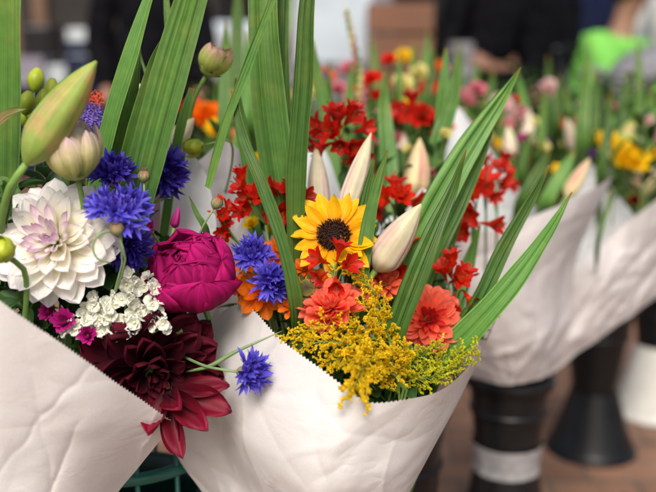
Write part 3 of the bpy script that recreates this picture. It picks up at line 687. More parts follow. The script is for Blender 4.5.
# sword leaves of the left bouquet
lg = 'sword leaves of the front bouquets'
blade([(6, -60, .80, 32), (7, 60, .82, 31), (6, 180, .86, 28), (2, 420, .94, 14)], 'broad upright sword leaf along the left edge of the picture', (.1, 0, 1), 'blade', 5, lg, .12, 1)
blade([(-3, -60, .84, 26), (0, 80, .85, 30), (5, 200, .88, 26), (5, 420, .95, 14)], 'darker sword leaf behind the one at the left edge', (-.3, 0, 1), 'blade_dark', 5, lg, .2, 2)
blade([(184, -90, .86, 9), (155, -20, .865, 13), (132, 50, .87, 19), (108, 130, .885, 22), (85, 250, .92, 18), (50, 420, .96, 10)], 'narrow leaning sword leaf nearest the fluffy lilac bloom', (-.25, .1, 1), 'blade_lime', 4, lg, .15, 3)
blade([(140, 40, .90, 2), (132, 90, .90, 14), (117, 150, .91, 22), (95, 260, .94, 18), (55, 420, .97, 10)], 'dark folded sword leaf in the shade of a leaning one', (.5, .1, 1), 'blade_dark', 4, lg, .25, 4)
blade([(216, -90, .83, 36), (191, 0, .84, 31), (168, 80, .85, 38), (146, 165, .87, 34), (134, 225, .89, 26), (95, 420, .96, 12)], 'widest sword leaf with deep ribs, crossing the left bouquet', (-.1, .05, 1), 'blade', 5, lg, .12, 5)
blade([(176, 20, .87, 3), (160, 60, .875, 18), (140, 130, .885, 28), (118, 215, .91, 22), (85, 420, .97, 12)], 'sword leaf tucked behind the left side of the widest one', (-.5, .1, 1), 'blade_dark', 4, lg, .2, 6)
blade([(164, -40, .95, 3), (168, 20, .95, 7), (171, 60, .95, 8), (160, 200, .97, 8)], 'thin upright sword leaf behind the top of the widest one', (0, 0, 1), 'blade', 2, lg, .2, 7)
blade([(138, 40, .96, 1), (142, 60, .96, 2.2), (148, 84, .96, 2.5), (146, 160, .97, 3)], 'hair-thin grass blade against the dark background at upper left', (0, 0, 1), 'blade', 1, lg, .2, 8)
blade([(192, 88, .93, 6), (184, 115, .93, 9), (176, 150, .94, 10), (160, 260, .98, 8)], 'short thick green stalk below the peony bud', (0, 0, 1), 'blade_lime', 2, lg, .5, 9, name='stalk')
blade([(28, 109, .80, 1), (17, 111, .80, 7), (4, 117, .805, 11), (-8, 130, .81, 12), (-30, 180, .83, 8)], 'curved reddish tepal reaching in from the left edge', (0, .5, 1), 'redleaf', 2, None, .25, 10, name='reddish_leaf')
blade([(-14, 190, .79, 3), (3, 181, .79, 10), (8, 195, .8, 12), (3, 230, .83, 8)], 'pale green leaf under the big lily bud at the left edge', (0, .3, 1), 'blade', 2, None, .2, 11, name='small_leaf')
blade([(189, 196, .90, 1), (196, 212, .90, 5), (205, 228, .90, 7), (212, 262, .93, 6)], 'short pointed green leaf standing over the peony', (0, 0, 1), 'blade_dark', 1, None, .3, 12, name='small_leaf')
blade([(171, 198, .905, 1), (160, 200, .905, 2), (148, 206, .905, 2.5), (138, 225, .91, 3)], 'thin curved green bract against the white paper', (0, .6, 1), 'stem', 1, None, .2, 13, name='small_leaf')
blade([(150, 190, .885, 2), (146, 205, .885, 5), (140, 240, .885, 6), (133, 300, .90, 6)], 'slim green stem leaf left of the peony', (0, 0, 1), 'stem', 1, None, .4, 14, name='small_leaf')
for k, (a, b) in enumerate([((60, 330, .93), (40, 150, .90)), ((75, 330, .93), (90, 195, .87)), ((120, 340, .93), (100, 265, .87)), ((130, 340, .93), (135, 200, .92)), ((110, 350, .92), (150, 262, .89)), ((90, 350, .93), (55, 185, .88)),
                            ((20, 330, .92), (8, 150, .87)), ((10, 330, .9), (12, 205, .83)), ((160, 350, .92), (165, 322, .87)), ((60, 340, .92), (120, 160, .92)), ((40, 340, .92), (20, 300, .84)), ((130, 350, .93), (178, 300, .93)), ((150, 370, .92), (165, 240, .93)), ((100, 350, .92), (128, 232, .90)), ((60, 400, .93), (30, 330, .86)), ((80, 420, .93), (62, 345, .86)), ((40, 400, .93), (70, 300, .87)), ((100, 420, .93), (95, 350, .87)), ((20, 380, .93), (5, 260, .88)), ((30, 360, .95), (20, 200, .93)), ((50, 340, .95), (45, 170, .93)), ((80, 360, .95), (85, 290, .88)), ((-10, 380, .9), (-12, 290, .85)), ((30, 330, .97), (60, 140, .96)), ((0, 330, .97), (14, 150, .95))]):
    sprig(a, b, 'dark green filler sprig packed under the blooms of the front left bouquet', 'filler sprigs in the front left bouquet', .042, .020, 13, seed=k)

W1 = paper('paper_wrap', 'front left pinkish paper wrap with serrated top edge, below the white dahlia', 'paper',
      [(-90, 228, .74), (-30, 268, .745), (0, 291, .75), (40, 319, .765), (85, 350, .785), (130, 386, .81), (171, 421, .835)],
      [(-90, 640, .90), (-20, 640, .86), (50, 610, .87), (92, 560, .93)],
      [(-90, 228, .74), (-95, 400, .80), (-90, 640, .90)],
      [(171, 421, .835), (160, 440, .85), (138, 468, .88), (115, 498, .90), (92, 560, .93)],
      180, 140, .03, 34, .0055, 3, teeth=1, tooth=.00095, wav=.004)
paper('back_sheet', None, 'paper_w',
      [(-70, 400, 1.0), (20, 400, 1.02), (80, 330, 1.02), (108, 200, 1.02), (122, 118, 1.02), (150, 138, 1.0), (178, 148, .995), (196, 158, .99), (208, 178, .985)],
      [(-50, 620, 1.0), (40, 620, 1.0), (90, 520, .97)],
      [(-70, 400, 1.0), (-60, 500, 1.0), (-50, 620, 1.0)], [(208, 178, .985), (216, 220, .975), (220, 290, .965), (195, 350, .965), (145, 420, .96), (90, 520, .97)],
      80, 60, -.01, 6, .003, 6, wav=.004, parent=W1)
paper('paper_sheet', 'paper triangle coloured as pink shade, showing between two sword leaves at upper left', 'paper_p',
      [(96, 168, .94), (118, 148, .94), (142, 128, .94)], [(90, 300, .97), (150, 300, .97)], [(96, 168, .94), (90, 300, .97)], [(142, 128, .94), (160, 200, .95), (150, 300, .97)], 30, 30, 0, 3, .002, 8, cat='paper sheet')  # added sheet that carries the back sheet's pink shade as its colour
paper('paper_sheet', 'small white paper tip between a folded leaf and the widest sword leaf', 'paper_w',
      [(128, 110, .99), (138, 84, .99), (152, 96, .99)], [(120, 200, 1.0), (160, 200, 1.0)], [(128, 110, .99), (120, 200, 1.0)], [(152, 96, .99), (160, 200, 1.0)], 20, 20, 0, 2, .001, 9, cat='paper sheet')

# ================================================================== CENTRE BOUQUET
def sunflower(px, py, d, face, Rp, label, gather):
    M = frame(P(px, py, d), D(*face)); r = root('sunflower', M, label, 'sunflower'); R_ = K(Rp, d); rr = random.Random(3)
    for l, (n, th, L) in enumerate([(16, 1.42, 1.0), (14, 1.20, .90)]):
        for k in range(n):
            me = pmesh('sf%d' % (k % 4), 'sun', L=R_ * .74, W=R_ * .34, nv=12, nu=6, peak=.45, q=.85, base=.5, cup=.35, curl=[-.35, .1, -.1, .35][k % 4], groove=.25, ruf=.05, seed=k % 4)
            ph = 2 * PI * (k + .5 * l) / n + rr.uniform(-.12, .12)
            put('petal', me, r, pm(ph, th + rr.uniform(-.14, .14), Vector((R_ * .32 * math.cos(ph), R_ * .32 * math.sin(ph), 0)), L * rr.uniform(.85, 1.12), rr.uniform(-.3, .3)))
    o = obj('disc', lathe([(R_ * .37 * math.sin(PI / 2 * i / 10 + .001), R_ * .16 * math.cos(PI / 2 * i / 10)) for i in range(11)], 30), M_['sundisc'], r)
    Gs = []
    for i in range(260):
        q = i * 2.39996; f = ((i + .5) / 260) ** .5; x, y = R_ * .37 * f * math.cos(q), R_ * .37 * f * math.sin(q)
        Gs.append(xf(tube([(0, 0, 0), (0, 0, R_ * (.06 + .07 * f))], R_ * .018, R_ * .008, 1, 5), Matrix.Translation((x, y, R_ * .15 * (1 - f * f) ** .5)) @ frame((0, 0, 0), (rr.uniform(-.5, .5) + x / R_ * 1.2, rr.uniform(-.5, .5) + y / R_ * 1.2, 1))))
    f_ = tag(obj('disc_floret', join(*Gs), M_['sundisc'], r), kind='stuff')
    sepals(r, 10, R_ * .5, R_ * .2, 1.5, zoff=-R_ * .06, rad=R_ * .25, curl=-.1)
    stem_to(r, M @ Vector((0, 0, -.004)), -Vector(M.col[2][:3]), gather, .003)
sunflower(334, 236, .90, (-.15, .42, .9), 44, 'yellow sunflower with a dark brown centre', G2)

dahlia(P(330, 306, .86), D(-.25, .75, .6), K(38, .86), 66, 'coral', 'coral', 'coral dahlia half buried behind the goldenrod', G2, jit=.17, W=.50, seed=7, inner=.25, curl_o=.25, cup_o=.6, group=None)
dahlia(P(428, 319, .93), D(.05, .28, 1), K(39, .93), 80, 'coral', 'coral_in', 'coral red dahlia between two long sword leaves at right', G2, jit=.14, W=.44, seed=9, inner=.38, curl_o=.15)
def marigold(px, py, d, face, Rp, label, seed, mat='orange', n=26):
    return dahlia(P(px, py, d), D(*face), K(Rp, d), n, mat, mat, label, G2, W=.5, seed=seed, inner=.25, curl_o=.1, cat='marigold', name='marigold')
marigold(262, 292, .905, (-.1, .3, 1), 30, 'orange marigold behind the pair of blue cornflowers', 1)
marigold(284, 254, .925, (.1, .5, .8), 26, 'orange marigold between the red crocosmia and the cornflowers', 2)
marigold(321, 285, .885, (.1, .5, .8), 20, 'orange marigold under the sunflower', 3)
marigold(240, 286, .95, (-.5, .2, .8), 15, 'rust red marigold wedged beside the peony', 4, 'croc')
marigold(386, 284, .915, (-.1, .5, .8), 22, 'orange red bloom behind the long front sword leaf', 5, 'salmon')
marigold(303, 270, .90, (-.2, .5, .8), 17, 'small orange marigold above the bare seed head', 11, n=20)
marigold(290, 308, .885, (-.2, .5, .8), 15, 'small orange marigold just left of the coral dahlia', 12, n=20)
marigold(366, 288, .90, (.2, .5, .8), 17, 'small coral orange marigold right of the left coral dahlia', 13, 'salmon', n=20)
marigold(244, 268, .95, (-.2, .5, .8), 15, 'small orange marigold above the rust red one beside the peony', 14, n=20)
small_bloom(252, 226, .99, (-.2, .5, .8), 11, 'yellow', 'small yellow flower under the left crocosmia cluster', G2, seed=5, name='yellow_flower', group=None)
small_bloom(272, 230, .99, (.2, .4, .8), 9, 'yellow', 'smaller yellow flower right of another under the crocosmia', G2, seed=6, name='yellow_flower')
small_bloom(345, 305, .87, (.2, .2, 1), 9, 'coral', 'small pinkish coral flower poking from the goldenrod', G2, seed=9, name='coral_flower')
small_bloom(352, 330, .86, (.2, .2, 1), 8, 'crim', 'little crimson flower low inside the goldenrod', G2, seed=10, name='crimson_flower')

# rudbeckia style bare seed head
M = frame(P(307, 288, .868), D(-.1, .2, 1)); r = root('seed_head', M, 'bare greenish brown seed head left of the coral dahlia', 'seed head'); R_ = K(9, .87)
obj('disc', lathe([(R_ * math.sin(PI / 2 * i / 10 + .001), R_ * .5 * math.cos(PI / 2 * i / 10) ** .6) for i in range(11)], 28, lambda q, t: 1 + .02 * math.sin(q * 14)), M_['seed'], r)
sepals(r, 9, R_ * 1.0, R_ * .5, 1.35, mat='leaf', rad=R_ * .8, curl=.3, zoff=-.001)
stem_to(r, M @ Vector((0, 0, 0)), -Vector(M.col[2][:3]), G2, .002)

# crocosmia of the centre bouquet
g = 'crocosmia of the centre bouquet'
crocosmia([(330, 136, (-.7, .3, .5)), (336, 128, (-.2, .9, .4)), (344, 124, (.5, .8, .4)), (342, 137, (-.1, -.5, .8)), (352, 132, (.7, .1, .6)), (334, 142, (-.8, -.4, .4)), (348, 142, (.4, -.7, .5))],
          (350, 165), 'bright red crocosmia cluster standing above the two pale lily buds', G2, 1.02, 22, 'croc_dk', g, seed=1, buds=[(352, 150, (.3, -.4, .5), 9), (345, 158, (-.3, -.4, .4), 8)])
crocosmia([(253, 196, (-.7, .6, .5)), (260, 200, (-.1, .4, .9)), (250, 205, (-.7, -.4, .6)), (264, 205, (.4, -.5, .8)), (247, 190, (-.3, .9, .2))],
          (266, 225), 'red crocosmia cluster left of the slanting thin leaf', G2, .93, 20, 'croc', g, seed=2, buds=[(236, 193, (-.9, .1, .3), 8)])
crocosmia([(287, 196, (.2, .9, .4)), (291, 203, (.8, .3, .5)), (285, 206, (-.1, -.5, .9)), (292, 210, (.6, -.6, .5)), (280, 198, (-.5, .5, .6))],
          (284, 232), 'red crocosmia cluster just left of the sunflower', G2, .94, 20, 'croc_dk', g, seed=3)
crocosmia([(222, 213, (.5, .5, .4)), (223, 225, (.1, -.6, .6)), (220, 232, (0, -.8, .4))], (240, 245), 'small orange red crocosmia florets right of the peony', G2, .93, 14, 'croc', g, seed=4, buds=[(214, 212, (-.9, .1, .2), 7)])
crocosmia([(336, 262, (.25, .95, .2)), (330, 264, (-.7, .3, .6)), (340, 268, (.5, .2, .8)), (328, 272, (-.6, -.3, .6)), (336, 274, (0, -.6, .7))], (335, 290), 'upright red crocosmia in front of the sunflower petals', G2, .868, 19, 'croc_dk', g, seed=5, buds=[(346, 262, (.5, .8, .2), 12)])
crocosmia([(395, 200, (0, 1, .2)), (390, 202, (-.6, -.4, .5)), (400, 202, (.8, -.1, .5))], (396, 240), 'single red crocosmia stem between the front lily buds', G2, 1.04, 22, 'croc', g, seed=6, buds=[(386, 210, (-.5, .3, .2), 9)])
crocosmia([(470, 202, (-.7, -.4, .6)), (478, 196, (.2, .7, .5)), (464, 210, (-.8, -.5, .3)), (470, 225, (-.4, -.3, .7)), (478, 223, (.8, -.1, .5))], (474, 262), 'orange red crocosmia behind the tallest right sword leaf', G2, 1.08, 23, 'croc', g, seed=7)
crocosmia([(452, 270, (-.1, 1, .2)), (447, 282, (-.3, .7, .4)), (458, 285, (.4, .8, .4)), (463, 290, (.3, -.5, .6)), (455, 292, (-.2, -.6, .6))], (455, 322), 'red crocosmia florets above the right coral dahlia', G2, .96, 21, 'croc', g, seed=8, buds=[(472, 276, (.8, .3, .2), 8)])
crocosmia([(405, 256, (.1, .9, .3)), (398, 268, (-.9, .1, .5)), (402, 272, (.3, -.4, .8))], (400, 300), 'red crocosmia floret left of the long front sword leaf', G2, .95, 20, 'croc', g, seed=9)
crocosmia([(378, 268, (-.9, .25, .3)), (380, 275, (-.9, -.1, .4)), (384, 280, (-.6, -.4, .6))], (395, 300), 'dark red sideways crocosmia below the largest pale lily bud', G2, .93, 26, 'croc_dk', g, seed=10)

# lily buds of the centre bouquet
lg2 = 'lily buds of the centre bouquet'
lily_bud((316, 145, 1.0), (319, 214, .98), 22, 'lil_p', 'pale pink upright lily bud above the left of the sunflower', G2, lg2, roll=.2)
lily_bud((371, 133, .95), (345, 214, .93), 22, 'lil_p', 'cream leaning lily bud above the right of the sunflower', G2, lg2, roll=1.2)
lily_bud((420, 138, 1.16), (414, 196, 1.15), 26, 'lil_r', 'slightly blurred pink lily bud between two soft green leaves', P(400, 330, 1.15), lg2, roll=.3)
lily_bud((421, 204, .885), (376, 270, .90), 34, 'lil_p', 'largest pale lily bud, leaning right beside the long front leaf', G2, lg2, roll=2.0)
lily_bud((266, 105, 1.05), (262, 150, 1.05), 10, 'lil_p', 'slim cream bud hidden behind the tall ribbed leaves', G2, lg2)

# sword leaves of the centre bouquet
blade([(262, -60, .90, 30), (264, 40, .90, 31), (272, 130, .915, 36), (285, 220, .94, 30), (310, 380, .98, 14)], 'tall double ribbed sword leaf rising out of the top, left of centre', (.15, 0, 1), 'blade', 6, lg, .1, 21)
blade([(282, -60, .92, 20), (278, 60, .92, 22), (283, 150, .93, 22), (293, 240, .95, 18), (315, 380, .99, 10)], 'sword leaf overlapping the right side of the double ribbed one', (.6, 0, 1), 'blade_dark', 4, lg, .2, 22)
blade([(318, -60, .87, 12), (307, 0, .87, 16), (303, 80, .88, 20), (296, 180, .90, 20), (296, 300, .93, 14)], 'straight dark sword leaf rising left of the red crocosmia', (.3, 0, 1), 'blade_dark', 4, lg, .15, 23)
blade([(290, -60, .84, 5), (272, 0, .845, 7), (250, 60, .85, 9), (226, 125, .86, 10), (208, 188, .88, 8)], 'thin leaf slanting down to the left in front of the tall leaves', (-.2, 0, 1), 'blade', 2, lg, .2, 24)
blade([(233, 90, .86, 5), (242, 135, .855, 10), (262, 185, .85, 13), (284, 250, .85, 14), (295, 300, .86, 15), (296, 335, .89, 13)], 'thin leaf curving down past the marigolds to the goldenrod', (.2, 0, 1), 'blade_dark', 2, lg, .25, 25)
blade([(236, 78, .99, 2), (240, 120, .99, 13), (252, 180, 1.0, 16), (262, 300, 1.02, 14)], 'mid green leaf behind the curved thin leaf', (-.3, 0, 1), 'blade', 3, lg, .2, 26)
blade([(388, 150, .885, 2), (380, 175, .885, 9), (370, 215, .885, 13), (362, 270, .89, 16), (358, 320, .92, 14)], 'short leaf standing right of the sunflower', (-.3, 0, 1), 'blade', 3, lg, .2, 27)
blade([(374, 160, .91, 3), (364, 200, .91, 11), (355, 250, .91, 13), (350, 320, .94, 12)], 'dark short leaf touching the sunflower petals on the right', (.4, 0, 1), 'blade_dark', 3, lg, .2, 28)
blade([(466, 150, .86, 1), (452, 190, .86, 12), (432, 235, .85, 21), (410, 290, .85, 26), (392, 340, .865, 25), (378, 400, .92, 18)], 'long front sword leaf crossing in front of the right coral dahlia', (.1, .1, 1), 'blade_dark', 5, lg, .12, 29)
blade([(521, 67, .96, 1), (500, 100, .96, 14), (468, 148, .955, 26), (438, 200, .95, 30), (412, 250, .95, 28), (380, 350, .98, 18)], 'tallest right sword leaf ending in a sharp tip above the white paper', (-.05, .1, 1), 'blade_lime', 5, lg, .12, 30)
blade([(497, 110, .975, 2), (482, 150, .97, 12), (458, 205, .965, 18), (430, 265, .965, 18), (400, 360, .98, 12)], 'dark sword leaf along the underside of the tallest right one', (.5, 0, 1), 'blade_dark', 4, lg, .2, 31)
blade([(572, 192, .91, 1), (548, 232, .91, 12), (510, 285, .91, 22), (470, 330, .915, 27), (440, 360, .93, 24), (415, 420, .98, 16)], 'bright sword leaf leaning far right over the paper rim', (.0, .2, 1), 'blade_lime', 5, lg, .12, 32)
blade([(549, 165, .93, 1), (530, 200, .93, 12), (502, 250, .93, 17), (478, 300, .93, 19), (448, 345, .945, 18), (420, 410, .98, 12)], 'darker sword leaf just above the bright one leaning far right', (.2, .1, 1), 'blade_dark', 4, lg, .18, 33)
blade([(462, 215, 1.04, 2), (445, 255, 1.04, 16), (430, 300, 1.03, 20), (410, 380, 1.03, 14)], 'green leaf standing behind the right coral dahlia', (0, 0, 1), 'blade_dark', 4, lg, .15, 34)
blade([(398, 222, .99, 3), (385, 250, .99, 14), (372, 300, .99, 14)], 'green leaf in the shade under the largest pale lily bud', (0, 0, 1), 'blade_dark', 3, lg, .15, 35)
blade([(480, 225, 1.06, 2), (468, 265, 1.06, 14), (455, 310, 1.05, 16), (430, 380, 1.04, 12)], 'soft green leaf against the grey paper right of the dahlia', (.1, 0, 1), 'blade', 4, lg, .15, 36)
blade([(312, 40, 1.2, 3), (318, 80, 1.2, 12), (330, 130, 1.2, 16), (335, 220, 1.18, 14)], 'soft blue-green leaf leaning right behind the straight dark one', (0, 0, 1), 'blade', 3, lg, .15, 37)
blade([(384, 70, 1.2, 2), (384, 110, 1.2, 14), (388, 170, 1.18, 20), (385, 260, 1.15, 16)], 'blurred upright leaf left of the pink lily bud', (0, 0, 1), 'blade', 3, lg, .15, 38)
blade([(432, 200, 1.2, 10), (437, 150, 1.2, 18), (452, 100, 1.2, 14), (458, 50, 1.2, 2)][::-1], 'blurred upright leaf right of the pink lily bud', (0, 0, 1), 'blade', 3, lg, .15, 39)
blade([(446, 48, 1.25, 2), (443, 90, 1.25, 13), (438, 150, 1.25, 14), (430, 220, 1.2, 12)], 'blurred leaf forming a pair with the one right of the pink bud', (.3, 0, 1), 'blade_lime', 3, lg, .15, 40)

# goldenrod plumes
def goldenrod(path, d, label, mat='gold', wp=11, seed=0, n=54, tipfat=0, gather=G2, fl=7, dens=9):
    rr = random.Random(seed); pts = [P(x, y, d + dz) for x, y, dz in path]
    r = root('goldenrod', Matrix.Translation(pts[0]), label, 'goldenrod', 'goldenrod plumes of the centre bouquet'); Mi = getM(r).inverted()
    C = catmull([Mi @ p for p in pts], n * 2)
    obj('stem', tube([Mi @ p for p in pts], .0013, .0006, 16, 6), M_['stem'], r)
    def clus(k):
        key = ('gr', k, mat, dens)
        if key in PETC: return PETC[key]
        a = random.Random(k + 50); Gs = []; ax = [Vector((0, 0, 0)), Vector((.001, 0, .006)), Vector((.003, 0, .011)), Vector((.006, 0, .014))]
        CC = catmull(ax, 12); Gs.append(tube(ax, .0004, .0003, 6, 4))
        for i in range(9):
            c = CC[3 + i] + Vector((a.uniform(-.6, 1), a.uniform(-1, 1), a.uniform(-.3, .8))) * .0014
            dd = Vector((a.uniform(-.5, .8), a.uniform(-.7, .7), 1)); z = a.uniform(.75, 1.2)
            for j in range(9):
                Gs.append(xf(petal(.0024 * z, .0014 * z, 3, 2, .6, .5, .35, .5), frame(c, dd, 0) @ pm(j * 2.4, .15 + 1.1 * (j / 9))))
        PETC[key] = mesh('floret_cluster', join(*Gs), M_[mat]); return PETC[key]
    for i in range(n):
        s = .10 + .90 * i / (n - 1); idx = int(s * n * 2); c = C[min(idx, n * 2)]; t = (C[min(idx + 1, n * 2)] - C[max(idx - 1, 0)]).normalized()
        sc = 1.4 * (1 - .35 * s) * (wp / 11) * rr.uniform(.8, 1.2) if not tipfat else 1.3 * wp / 11 * rr.uniform(.8, 1.2)
        M = frame(c, t) @ frame((0, 0, 0), dirv(i * 2.4 + rr.uniform(-.4, .4), .75 + rr.uniform(-.25, .35)), rr.uniform(0, 6)) @ Matrix.Scale(sc, 4)
        put('floret_cluster', clus(i % 5), r, M)
    if gather is not None: stem_to(r, pts[0], (pts[0] - pts[1]).normalized(), gather, .0014, bend=.03)
goldenrod([(392, 352, 0), (385, 320, 0), (372, 290, 0), (345, 264, 0)], .86, 'goldenrod plume arching up toward the sunflower', 'gold', 10, 1)
goldenrod([(390, 352, 0), (362, 330, -.01), (325, 326, -.02), (288, 338, -.01)], .86, 'goldenrod plume reaching furthest left over the serrated paper', 'gold', 11, 2)
goldenrod([(394, 372, 0), (370, 352, -.01), (335, 342, -.02), (305, 344, -.02)], .85, 'goldenrod plume lying just below the furthest left one', 'gold', 11, 3)
goldenrod([(396, 376, 0), (375, 364, -.01), (345, 358, -.02), (322, 364, -.02)], .85, 'goldenrod plume touching the serrated edge of the centre wrap', 'gold', 10, 4)
goldenrod([(376, 350, 0), (368, 362, -.04), (360, 374, -.07), (355, 388, -.082)], .855, 'goldenrod tip hanging down over the front of the paper', 'gold', 13, 5, tipfat=1, n=34)
goldenrod([(398, 382, 0), (392, 355, 0), (385, 330, -.01), (362, 300, -.01)], .865, 'goldenrod plume beside the long front leaf', 'gold', 10, 7)
g3 = P(400, 520, .98)
goldenrod([(385, 392, 0), (410, 375, -.01), (440, 362, -.01), (476, 350, 0)], .90, 'greenish goldenrod plume reaching right under the bright leaf', 'gold_g', 10, 8, gather=g3)
goldenrod([(380, 390, 0), (405, 382, -.01), (435, 376, -.01), (468, 362, 0)], .885, 'greenish goldenrod plume lying lowest along the right paper rim', 'gold_g', 10, 9, gather=g3)
goldenrod([(375, 388, 0), (395, 372, -.01), (415, 358, -.01), (440, 345, 0)], .89, 'green goldenrod plume below the right coral dahlia', 'gold_g', 9, 10, gather=g3)
goldenrod([(372, 384, 0), (390, 375, -.01), (400, 366, -.02), (404, 345, -.02)], .87, 'short goldenrod plume at the foot of the long front leaf', 'gold', 10, 11, gather=g3)
goldenrod([(470, 345, 0), (482, 325, 0), (490, 310, 0), (496, 296, 0)], .985, 'dull brownish goldenrod tip behind the right paper rim', 'gold_g', 8, 12, gather=g3)
for k, (a, b) in enumerate([((300, 330, 1.02), (276, 215, 1.0)), ((320, 330, 1.04), (302, 225, 1.04)), ((350, 330, 1.04), (320, 215, 1.06)), ((360, 330, 1.04), (352, 222, 1.06)), ((380, 330, 1.04), (382, 215, 1.06)), ((400, 330, 1.04), (402, 222, 1.06)), ((420, 330, 1.04), (425, 215, 1.07)), ((440, 330, 1.05), (446, 245, 1.06)), ((300, 330, 1.03), (250, 235, 1.02)), ((300, 330, 1.04), (262, 190, 1.05)), ((395, 430, .95), (385, 378, .87)), ((410, 430, .95), (405, 375, .88)), ((380, 430, .95), (360, 372, .865)), ((420, 430, .96), (425, 370, .90)), ((395, 430, .94), (372, 385, .86)), ((370, 430, .94), (345, 360, .86)), ((330, 400, .95), (300, 320, .89)), ((340, 400, .95), (325, 345, .89)), ((350, 400, .95), (350, 300, .92)), ((360, 400, .95), (380, 310, .93)), ((380, 400, .95), (410, 360, .92)), ((400, 400, .96), (445, 355, .94)), ((320, 400, .97), (285, 270, .95)),
                            ((320, 400, .99), (262, 230, 1.0)), ((330, 400, .97), (310, 250, .95)), ((350, 400, .98), (370, 240, .97)), ((340, 400, 1.0), (300, 210, 1.02)), ((360, 400, 1.0), (345, 190, 1.02)), ((300, 380, .97), (240, 300, .96)), ((300, 380, .98), (250, 262, .97)), ((380, 400, 1.0), (420, 260, 1.0)), ((400, 400, .98), (465, 320, .98)), ((370, 400, .9), (375, 372, .88)), ((350, 400, .93), (338, 370, .88)), ((370, 400, 1.02), (385, 200, 1.05)), ((320, 380, .96), (290, 300, .93))]):
    sprig(a, b, 'dark green filler sprig packed under the blooms of the centre bouquet', 'filler sprigs in the centre bouquet', .032, .015, 12, seed=40 + k)

W2 = paper('paper_wrap', 'centre white paper wrap, serrated at left, holding the sunflower and goldenrod', 'paper',
      [(196, 345, .985), (215, 318, .965), (245, 303, .94), (285, 337, .88), (325, 365, .845), (350, 384, .832), (366, 394, .83), (400, 392, .84), (435, 384, .865), (465, 360, .905), (490, 325, .965), (506, 292, 1.03)],
      [(252, 640, 1.0), (310, 640, .95), (350, 640, .95), (372, 600, .99)],
      [(196, 345, .985), (172, 390, .975), (167, 432, .965), (180, 462, .965), (206, 500, .97), (252, 640, 1.0)],
      [(506, 292, 1.03), (478, 362, .995), (447, 415, .985), (405, 486, .975), (388, 540, .98), (372, 600, .99)],
      260, 150, .045, 36, .0050, 11, teeth=1, tooth=.0009, wav=.005, teeth_from=.10, teeth_to=.56)
paper('side_sheet', None, 'paper_g',
      [(180, 176, 1.02), (204, 158, 1.03), (228, 142, 1.06), (258, 172, 1.08)], [(215, 340, 1.0), (270, 340, 1.05)],
      [(180, 176, 1.02), (200, 250, 1.0), (215, 340, 1.0)], [(258, 172, 1.08), (264, 250, 1.07), (270, 340, 1.05)], 50, 60, .01, 8, .006, 13, parent=W2)
paper('back_sheet', None, 'paper_w',
      [(236, 215, 1.14), (265, 205, 1.15), (300, 150, 1.16), (322, 145, 1.16), (350, 205, 1.15), (400, 215, 1.13), (425, 188, 1.12), (448, 240, 1.1)], [(300, 560, 1.05), (380, 560, 1.05)],
      [(236, 215, 1.14), (260, 350, 1.07), (300, 560, 1.05)], [(448, 240, 1.1), (440, 380, 1.05), (380, 560, 1.05)], 60, 60, -.02, 7, .004, 14, parent=W2)

# ================================================================== THIRD AND FOURTH BOUQUET
W3 = paper('paper_wrap', 'blurred paper wrap standing in the nearest black bucket', 'paper_l',
      [(425, 240, 1.40), (450, 224, 1.39), (478, 231, 1.38), (500, 229, 1.38), (535, 214, 1.39), (575, 197, 1.42), (611, 177, 1.47)],
      [(470, 377, 1.57), (510, 384, 1.5), (549, 374, 1.58)],
      [(425, 240, 1.40), (435, 310, 1.44), (455, 350, 1.50), (470, 377, 1.57)], [(611, 177, 1.47), (590, 222, 1.48), (577, 262, 1.49), (570, 330, 1.53), (549, 374, 1.58)],
      90, 70, .03, 18, .009, 21, wav=.010, gat=.009)
paper('back_sheet', 'white paper point', 'paper_w',
      [(440, 150, 1.5), (455, 104, 1.52), (480, 132, 1.5), (520, 185, 1.48), (560, 232, 1.46)], [(470, 372, 1.6), (545, 372, 1.62)],
      [(440, 150, 1.5), (440, 260, 1.52), (470, 372, 1.6)], [(560, 232, 1.46), (570, 300, 1.55), (545, 372, 1.62)], 40, 40, -.02, 4, .004, 22, parent=W3)
W4 = paper('paper_wrap', 'blurred paper wrap right of the nearest bucket wrap', 'paper_l',
      [(572, 268, 1.56), (598, 246, 1.58), (630, 216, 1.60), (662, 192, 1.64), (700, 170, 1.7)],
      [(550, 376, 1.62), (580, 352, 1.62), (625, 318, 1.68), (680, 282, 1.75)],
      [(572, 268, 1.56), (568, 320, 1.58), (550, 376, 1.62)], [(700, 170, 1.7), (700, 220, 1.72), (680, 282, 1.75)], 60, 50, .03, 16, .009, 23, wav=.010, gat=.008)
paper('back_sheet', 'white paper point', 'paper_w',
      [(560, 210, 1.62), (586, 160, 1.64), (606, 178, 1.64), (640, 222, 1.62)], [(575, 300, 1.66), (640, 300, 1.68)],
      [(560, 210, 1.62), (575, 300, 1.66)], [(640, 222, 1.62), (640, 300, 1.68)], 30, 30, -.01, 4, .003, 24, parent=W4)
paper('paper_wrap', 'furthest right blurred paper wrap, partly out of the picture', 'paper_g',
      [(618, 255, 2.1), (645, 228, 2.1), (705, 190, 2.15)], [(638, 294, 2.42), (664, 298, 2.4), (694, 290, 2.42)],
      [(618, 255, 2.1), (638, 294, 2.42)], [(705, 190, 2.15), (694, 290, 2.42)], 40, 40, .03, 8, .006, 25)

